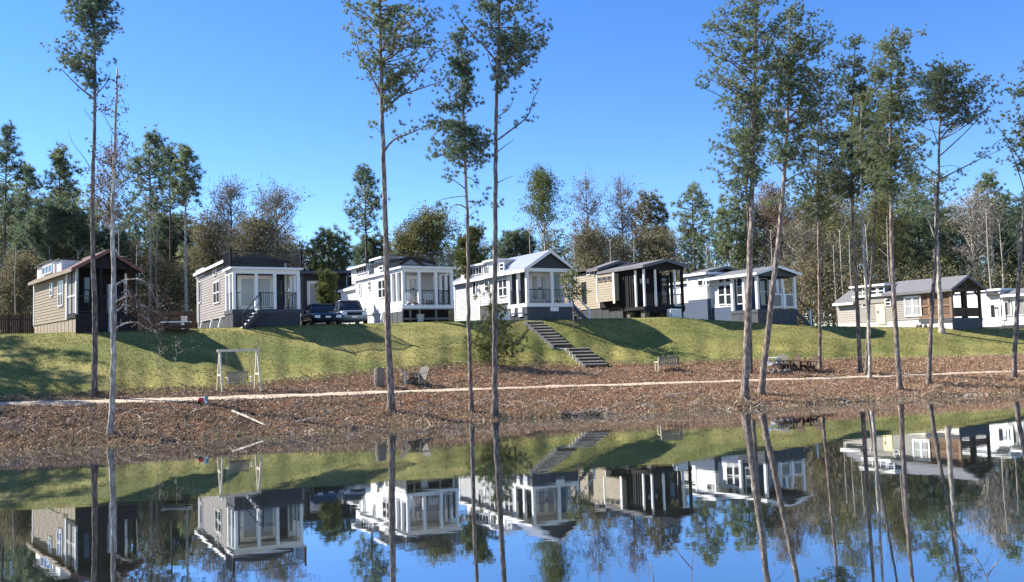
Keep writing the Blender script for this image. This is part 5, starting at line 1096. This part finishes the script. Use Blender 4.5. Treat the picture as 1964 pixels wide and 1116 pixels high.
BG = [
 ('dense', 'dark evergreen low between the frame edge pines', 62, 430, 88, 44, 600, PINE_DK, BARK_D),
 ('leafy', 'brown thicket tree left of the brown cabin', 40, 500, 80, 50, 610, BROWN, BARK_D),
 ('leafy', 'brown thicket tree behind the dark board fence', 320, 500, 84, 60, 610, BROWN, BARK_D),
 ('dense', 'grey green evergreen behind the dark board fence', 372, 470, 92, 44, 600, PINE, BARK_D),
 ('leafy', 'olive brown thicket behind the brown cabin gable', 250, 470, 86, 44, 610, OLIVE, BARK_D),
 ('leafy', 'tawny low trees right of the bare grey twigged tree', 575, 478, 92, 36, 560, BROWN, BARK_D),
 ('pine', 'dense headed dark pine at the left frame edge', 14, 250, 84, 36, 420, PINE_DK, BARK_D),
 ('pine', 'thinner open pine beside the frame edge pine', 52, 318, 90, 30, 450, PINE_B, BARK_D),
 ('pine', 'rounded pale green pine above the white dormers of the brown cabin', 114, 290, 84, 36, 400, PINE, BARK_D),
 ('dense', 'spreading dark evergreen behind the white dormers of the brown cabin', 108, 385, 80, 52, 500, PINE_DK, BARK_D),
 ('bare', 'reddish brown leafed tree behind the slender bare tree', 213, 256, 86, 38, 470, RUST, BARK),
 ('pine', 'broad headed pine with pale trunk between the brown and grey cabins', 286, 250, 82, 48, 410, PINE_B, BARK_P),
 ('pine', 'dark trunked pine close right of the broad headed pine', 322, 285, 92, 40, 400, PINE_DK, BARK_D),
 ('pine', 'lone pine with pale trunk and small flat head left of the grey cabin', 357, 292, 80, 36, 390, PINE, BARK_P),
 ('dense', 'low dark evergreen below the small flat headed pine', 330, 408, 96, 42, 500, PINE_DK, BARK_D),
 ('dense', 'dark evergreen filling the gap behind the brown cabin ridge', 190, 440, 82, 60, 560, PINE_DK, BARK_D),
 ('leafy', 'brown leaved oak left of the grey cabin', 400, 420, 88, 40, 520, BROWN, BARK_D),
 ('bare', 'tall purplish brown tree with sparse leaves behind the grey cabin', 442, 344, 86, 42, 460, GREYTW, BARK_D),
 ('bare', 'bare grey twigged tree with fine branches right of the purplish one', 528, 366, 92, 58, 470, GREYTW, BARK_P),
 ('leafy', 'brown bushy oak directly above the terrace of the grey cabin', 500, 425, 84, 66, 500, BROWN, BARK_D),
 ('dense', 'oval grey green evergreen above the parked cars', 632, 434, 92, 40, 560, PINE, BARK_D),
 ('dense', 'dark rounded evergreen under the tall thin pine', 714, 448, 96, 36, 560, PINE_DK, BARK_D),
 ('pine', 'tall thin see through pine above the white cabin', 699, 324, 88, 38, 452, PINE_B, BARK_D),
 ('leafy', 'yellow green broadleaf tree behind the white cabin terrace', 826, 415, 86, 50, 500, OLIVE, BARK_D),
 ('leafy', 'tawny bush left of the yellow green tree', 782, 448, 84, 34, 510, OLIVE, BARK_D),
 ('dense', 'dark evergreen behind the galvanised roof', 985, 442, 96, 36, 520, PINE_DK, BARK_D),
 ('leafy', 'pale green round headed tree with white stems above the galvanised gable', 1038, 340, 88, 44, 445, PINE_Y, BARK_P),
 ('bare', 'tall bare pinkish tree right of the round headed tree', 1122, 328, 90, 26, 440, GREYTW, BARK),
 ('bare', 'tall tree with rusty brown top above the tan cabin', 1188, 333, 88, 32, 460, RUST, BARK_D),
 ('dense', 'brownish green conifer right of the rusty topped tree', 1243, 366, 94, 34, 520, BROWN, BARK_D),
 ('pine', 'layered pine with dark straight trunk above the black porch', 1327, 354, 84, 42, 470, PINE, BARK_D),
 ('leafy', 'brown thicket tree above the tan cabin roof', 1140, 448, 84, 60, 520, BROWN, BARK),
 ('leafy', 'tan leaved thicket tree behind the black porch', 1255, 455, 84, 56, 520, BROWN, BARK_D),
 ('dense', 'deep green evergreen behind the white and blue cabin', 1408, 370, 88, 44, 520, PINE, BARK_D),
 ('leafy', 'rust brown tree behind the leaning pine', 1482, 355, 86, 46, 520, RUST, BARK),
 ('leafy', 'tall olive yellow tree at the heart of the right hand grove', 1592, 330, 84, 62, 560, OLIVE, BARK_P),
 ('leafy', 'olive tree leaning behind the thin straight pine', 1545, 390, 88, 46, 560, OLIVE, BARK_D),
 ('leafy', 'olive brown leafed tree behind the taupe cabin dormer', 1690, 360, 86, 46, 520, OLIVE, BARK_P),
 ('bare', 'white limbed bare tree forking behind the cedar porch gable', 1862, 372, 80, 56, 500, GREYTW, BARK_P),
 ('pine', 'pine with round head and pale trunk above the eyebrow roof', 1893, 340, 82, 36, 430, PINE, BARK_P),
 ('pine', 'green pine filling the gap left of the fan pine', 1752, 330, 92, 40, 460, PINE, BARK_D),
 ('dense', 'dark evergreen behind the taupe cabin', 1745, 400, 90, 54, 540, PINE_DK, BARK_D),
 ('dense', 'dark evergreen at the right frame edge', 1948, 378, 90, 48, 540, PINE_DK, BARK_D),
 ('dense', 'grey green evergreen behind the cedar porch', 1825, 420, 94, 50, 540, PINE, BARK_D),
 ('leafy', 'brown shrubby tree behind the white and blue cabin stairs', 1580, 470, 76, 40, 600, BROWN, BARK_P),
 ('bare', 'tangled bare thicket tree right of the white and blue cabin', 1530, 430, 78, 50, 590, BROWN, BARK_P),
]
for (kind, lab, px, top, D, half, low, m, bm) in BG:
    D += 11 if px > 900 else 2
    big = 1.25 if half > 45 else 1.0
    bg_tree(kind, lab, px, top, D, half, low, m, bm, r=.2 if kind in ('pine',) else .17, dens=big)
# thin pale trunks standing in the wood
stems = [(1598, 470, 80), (1610, 440, 84), (1628, 450, 78), (1660, 430, 86), (1700, 420, 82), (1890, 400, 78), (1916, 420, 88), (1950, 430, 90), (1478, 440, 76), (1400, 480, 84), (1355, 470, 90),
         (30, 470, 78), (62, 480, 84), (95, 470, 80), (150, 480, 78), (228, 440, 74), (262, 470, 78), (300, 440, 84), (1015, 430, 92), (1060, 430, 84), (1100, 450, 82), (1170, 460, 86), (1215, 460, 90)]
st0 = None
for (px, top, D) in stems:
    p = P(px, top, D); b = np.array((p[0], p[1], gz(p[0], p[1]))); H = p[2] - b[2]
    if st0 is None:
        st0 = thing('slender_tree', 'thin pale bare stem standing in the wood behind the cabins', 'tree', b, 0, 'thin bare stems in the wood')
        MB().tube([(0, 0, -.02), (.004, 0, .3), (-.006, .003, .6), (.004, 0, 1.0)], [.0085, .0075, .006, .003], 6).build('trunk', BARK_P, st0, True)
        br = MB()
        for k in range(16): z = .4 + .6 * random.random(); a = random.uniform(0, 6.28); l = .05 + .08 * random.random(); br.tube([(0, 0, z), (l * math.cos(a), l * math.sin(a), z + l)], [.002, .0008], 3, False)
        br.build('branch', BARK_P, st0)['kind'] = 'stuff'
        st0.scale = (H * .9, H * .9, H); st0.rotation_euler = (0, 0, 1)
    else:
        dup(st0, b, random.uniform(0, 6), 'thin pale bare stem standing in the wood behind the cabins', 'thin bare stems in the wood', (H * .9, H * .9, H))
# the far wood: copies of eight trees, told apart by nothing
protos = []
for (kind, m, bm, hw) in (('dense', PINE_DK, BARK_D, 2.6), ('pine', PINE_B, BARK_D, 2.4), ('leafy', BROWN, BARK_D, 3.0), ('bare', GREYTW, BARK_P, 2.8), ('dense', PINE, BARK_D, 2.5), ('leafy', OLIVE, BARK_D, 2.8)):
    protos.append((kind, m, bm, hw))
TOPX = [-700, 0, 60, 200, 300, 400, 470, 600, 660, 760, 900, 1000, 1100, 1300, 1380, 1450, 1600, 1750, 1850, 1964, 2700]
TOPY = [350, 335, 355, 365, 385, 425, 435, 474, 474, 470, 452, 446, 436, 438, 415, 388, 358, 370, 385, 380, 385]
FARL = {'dense': 'dark evergreen of the far wood behind the cabins', 'pine': 'pine of the far wood behind the cabins', 'leafy': 'leafy tree of the far wood behind the cabins', 'bare': 'bare tree of the far wood behind the cabins'}
made = {}
for i in range(195):
    px = -420 + 2760 * (i + random.uniform(-.4, .4)) / 194; D = random.uniform(106, 138); top = np.interp(px, TOPX, TOPY) + random.uniform(-8, 34)
    k = random.choices(range(6), (3, 3.4, 2, .6, 3.4, 2.6))[0]
    tip = P(px, top, D); b = np.array((tip[0], tip[1], gz(tip[0], tip[1]))); H = tip[2] - b[2]
    if k not in made:
        kind, m, bm, hw = protos[k]; lab = FARL[kind] if k not in (4, 5) else ('grey green evergreen of the far wood behind the cabins' if k == 4 else 'olive leaved tree of the far wood behind the cabins')
        lab = lab if k != 2 else 'brown leaved tree of the far wood behind the cabins'
        t = bg_tree(kind, lab, px, top, D, hw * FPX / D, None, m, bm, group=lab.replace(' of the', 's of the').replace('dark evergreens', 'dark evergreens')); made[k] = (t, H)
        if kind == 'pine': pass
    else:
        t, H0 = made[k]; s = H / H0; dup(t, b, random.uniform(0, 6.28), t['label'], t['group'], (s * random.uniform(.9, 1.3),) * 2 + (s,))
# pines off to the left whose shadows fall across the lawn
left_t = None
for (x, y, hh) in ((-41, 44.5, 16), (-45, 46.5, 18), (-38.5, 41, 14), (-45, 51, 19), (-37, 38.5, 12.5), (-42, 48, 17), (-36.5, 44.8, 13), (-50, 49.5, 20), (-52, 54, 20), (-35.5, 41.8, 11), (-39.5, 46.6, 14), (-47, 49, 18.5), (-43.5, 46, 16), (-34.8, 39.6, 10)):
    b = np.array((x, y, gz(x, y)))
    if left_t is None:
        px = CX + (x / y) * FPX; D = y
        left_t = thing('pine_tree', 'pine standing beyond the left edge of the picture', 'tree', b, 0, 'pines beyond the left edge')
        n = 10; MB().tube([(0, 0, 17 * i / n - .2) for i in range(n + 1)], np.linspace(.2, .03, n + 1), 7).build('trunk', BARK_D, left_t, True)
        C = []; Dv = []
        for i in range(60):
            z = 6 + 11 * random.random(); e = 1.7 * random.uniform(.3, 1) * (1 if z < 13 else (17.6 - z) / 4.6); a = random.uniform(0, 6.28)
            for k in range(5): C.append((e * (1 - .15 * k) * math.cos(a) + random.gauss(0, .25), e * (1 - .15 * k) * math.sin(a) + random.gauss(0, .25), z + random.gauss(0, .25))); Dv.append((.4 * math.cos(a), .4 * math.sin(a), .4))
        C = np.array(C); V = tufts(C, np.array(Dv), 14, .42, .07, .85); link('crown', tri_mesh('crown', V, rng.uniform(0, 1, len(V)), PINE), left_t)
    else: dup(left_t, b, x, left_t['label'], left_t['group'], hh / 17)

# ------------------------------------------------------------------ stuff nobody could count
def scatter_u(n, fa, fb, umin=-.66, umax=.66, power=1.0):
    u = rng.uniform(umin, umax, n); t = rng.uniform(0, 1, n) ** power; Y = fa(u) * (1 - t) + fb(u) * t; X = u * Y
    return X, Y, ground(X, Y), u, t
# undergrowth behind the cabins
N = 5200; u = rng.uniform(-.95, .8, N); Y = rng.uniform(82, 112, N); X = u * Y; Z = ground(X, Y); hgt = rng.gamma(2.4, 1.1, N) + .3
px = CX + u * FPX; side = np.clip((np.abs(px - 760) - 100) / 250, .15, 1); hgt = np.minimum(hgt * (.6 + .9 * side) * (1 + .5 * (px < 420)), 6.5 * (.45 + .55 * side) * rng.uniform(.7, 1, N))
u2 = rng.uniform(-.95, .8, 3200); Y2 = rng.uniform(84, 104, 3200); X2 = u2 * Y2
X = np.concatenate([X, X2]); Y = np.concatenate([Y, Y2]); Z = np.concatenate([Z, ground(X2, Y2)]); hgt = np.concatenate([hgt, rng.uniform(.2, 2.4, 3200)]); N = len(X)
C = np.stack([X, Y, Z + hgt], 1); V = leaves(C, 30, 1.1, .19); tint = np.repeat(np.clip(rng.normal(.58, .22, N), 0, 1), 30)
o = link('undergrowth', tri_mesh('undergrowth', V, tint, MIXED)); tag(o, 'brown and olive undergrowth at the edge of the wood behind the cabins', 'undergrowth', kind='stuff')
# fallen leaves on the bank
X, Y, Z, u, t = scatter_u(200000, lambda u: f_ds(u) - .1, lambda u: f_dl(u) + .5)
keep = (np.abs(Y - f_dp(u)) > .5) | (rng.uniform(size=len(Y)) < .05)
dens = .5 + .5 * np.sin(X * 1.3 + Y * .7) * np.sin(X * .37 - Y * 1.9); keep &= rng.uniform(size=len(Y)) < .35 + .65 * dens
X, Y, Z, u = X[keep], Y[keep], Z[keep], u[keep]
C = np.stack([X, Y, Z + rng.uniform(0, .06, len(X))], 1); V = leaves(C, 2, .045, .058)
tint = np.clip(np.repeat(np.clip(rng.normal(.48, .25, len(X)) + .1 * u / .5, 0, 1), 2) + rng.uniform(-.1, .1, len(X) * 2), 0, 1)
o = link('leaf_litter', tri_mesh('leaf_litter', V, tint, LITTER)); tag(o, 'brown and russet fallen leaves covering the bank', 'leaves', kind='stuff')
X, Y, Z, u, t = scatter_u(26000, lambda u: f_ds(u) + .4, lambda u: f_dl(u) + .2, umin=-.05)
keep = (np.abs(Y - f_dp(u)) > .55) & (rng.uniform(size=len(Y)) < np.clip(.25 + u * 1.6 + .35 * np.sin(X * .8 - Y * 1.1), 0, 1))
C = np.stack([X, Y, Z + .03], 1)[keep]; V = tufts(C, np.tile((0, 0, .15), (len(C), 1)), 6, .2, .02, 1.0)
V[:, :, 2] = np.maximum(V[:, :, 2], ground(V[:, :, 0], V[:, :, 1]) + .01)
o = link('pine_straw', tri_mesh('pine_straw', V, rng.uniform(0, 1, len(V)), STRAW)); tag(o, 'orange brown pine straw over the right part of the bank', 'pine straw', kind='stuff')
X, Y, Z, u, t = scatter_u(2600, lambda u: f_ds(u) - 2.6, lambda u: f_ds(u) + .1, power=.5)
C = np.stack([X, Y, np.full_like(X, .012)], 1); V = leaves(C, 1, .02, .085); V[:, :, 2] = .006 + .01 * rng.uniform(size=V.shape[:2])
o = link('floating_leaves', tri_mesh('floating_leaves', V, rng.uniform(0, 1, len(V)), LITTER)); tag(o, 'brown leaves floating on the pond along the shore', 'leaves', kind='stuff')
# grass tufts on the lawn
X, Y, Z, u, t = scatter_u(46000, lambda u: f_dl(u) - .6, lambda u: f_dt(u) + 2)
pat = np.sin(X * .9 + 2 * np.sin(Y * .8)) * np.sin(Y * 1.4 + X * .5); keep = rng.uniform(size=len(X)) < .55 + .45 * pat
X, Y, Z, pat = X[keep], Y[keep], Z[keep], pat[keep]
C = np.stack([X, Y, Z], 1); V = tufts(C, np.tile((0, 0, 1.), (len(C), 1)), 6, .065, .022, .9)
tint = np.repeat(np.clip(.5 + .18 * pat + rng.normal(0, .2, len(C)), 0, 1), 6)
o = link('grass', tri_mesh('grass', V, tint, GRASSM)); tag(o, 'short uneven grass growing over the lawn slope', 'grass', kind='stuff')
# dry reeds and twigs at the water line
X, Y, Z, u, t = scatter_u(1300, lambda u: f_ds(u) - .35, lambda u: f_ds(u) + 2.2, power=1.6)
keep = rng.uniform(size=len(X)) < .5 + .5 * np.sin(u * 60) * np.sin(u * 23 + 1)
C = np.stack([X, Y, np.maximum(Z, -.02)], 1)[keep]; V = tufts(C, np.tile((0, 0, .9), (len(C), 1)), 7, .34, .02, .7)
o = link('dry_reeds', tri_mesh('dry_reeds', V, rng.uniform(0, 1, len(V)), REEDM)); tag(o, 'dry stalks and twigs along the water line', 'reeds', kind='stuff')
br = MB()
for i in range(260):
    uu = random.uniform(-.6, .6); yy = float(f_ds(np.array(uu))) + random.uniform(-.4, 4); x = uu * yy; z = gz(x, yy); a = random.uniform(0, 6.28); l = random.uniform(.3, 1.1)
    br.tube([(x, yy, z + .03), (x + l * .5 * math.cos(a), yy + l * .5 * math.sin(a), z + .12 + random.uniform(0, .12)), (x + l * math.cos(a), yy + l * math.sin(a), z + .08 + random.uniform(0, .2))], [.02, .014, .006], 4, False)
o = br.build('fallen_twigs', BARK_P); tag(o, 'pale fallen twigs lying over the leaves', 'twigs', kind='stuff')
def brush(label, px, py, n, w):
    q = gp(px, py); t = thing('brush_pile', label, 'brush', q)
    for i in range(n):
        a = random.gauss(0, .5) + (3.14 if i % 2 else 0); x = random.uniform(-w, w); h_ = .3 * (1 - abs(x) / w / 1.2); l = random.uniform(.4, .9)
        MB().tube([(x, random.uniform(-.3, .3), -.03), (x + l * .5 * math.cos(a), l * .5 * math.sin(a), h_ * random.uniform(.4, 1.1)), (x + l * math.cos(a), l * math.sin(a), h_ * random.uniform(0, .8))], [.03, .02, .008], 5).build('stick', BARK_D if i % 4 else BARK_P, t, True)
brush('low pile of dark brush at the water edge in line with the garden stairs', 1122, 796, 46, .95)
brush('small heap of broken sticks between the stout and the leaning pine trunks', 1447, 781, 22, .55)
brush('dark tangle of sticks at the water edge below the garden bench', 1375, 796, 30, .8)
# bare twigs rising from the near water
def near_twig(label, pts_list, D):
    b = P(pts_list[0][0][0], pts_list[0][0][1], D); b[2] = 0
    t = thing('bare_twig', label, 'twig', b, 0, 'bare twigs rising from the near water')
    for i, pts in enumerate(pts_list):
        q = spline([P(x, y, D) - b + (0, .04 * j, 0) for j, (x, y) in enumerate(pts)], 7); 
        if i == 0: q[0, 2] = -.3
        MB().tube(q, np.linspace(.008, .003, 7), 5, True).build('stem' if i == 0 else 'side_shoot', BARK_D, t, True)
near_twig('forked dark twig rising from the near water', [[(1327, 1150), (1328, 1100), (1333, 1050)], [(1328, 1092), (1305, 1065), (1282, 1042)]], 10.6)
near_twig('single short dark twig rising from the near water', [[(1258, 1150), (1254, 1108), (1248, 1080)]], 10.6)
near_twig('faint curved twig at the right of the near water', [[(1905, 1150), (1885, 1085), (1850, 1040)], [(1893, 1105), (1915, 1080), (1930, 1068)]], 10.4)
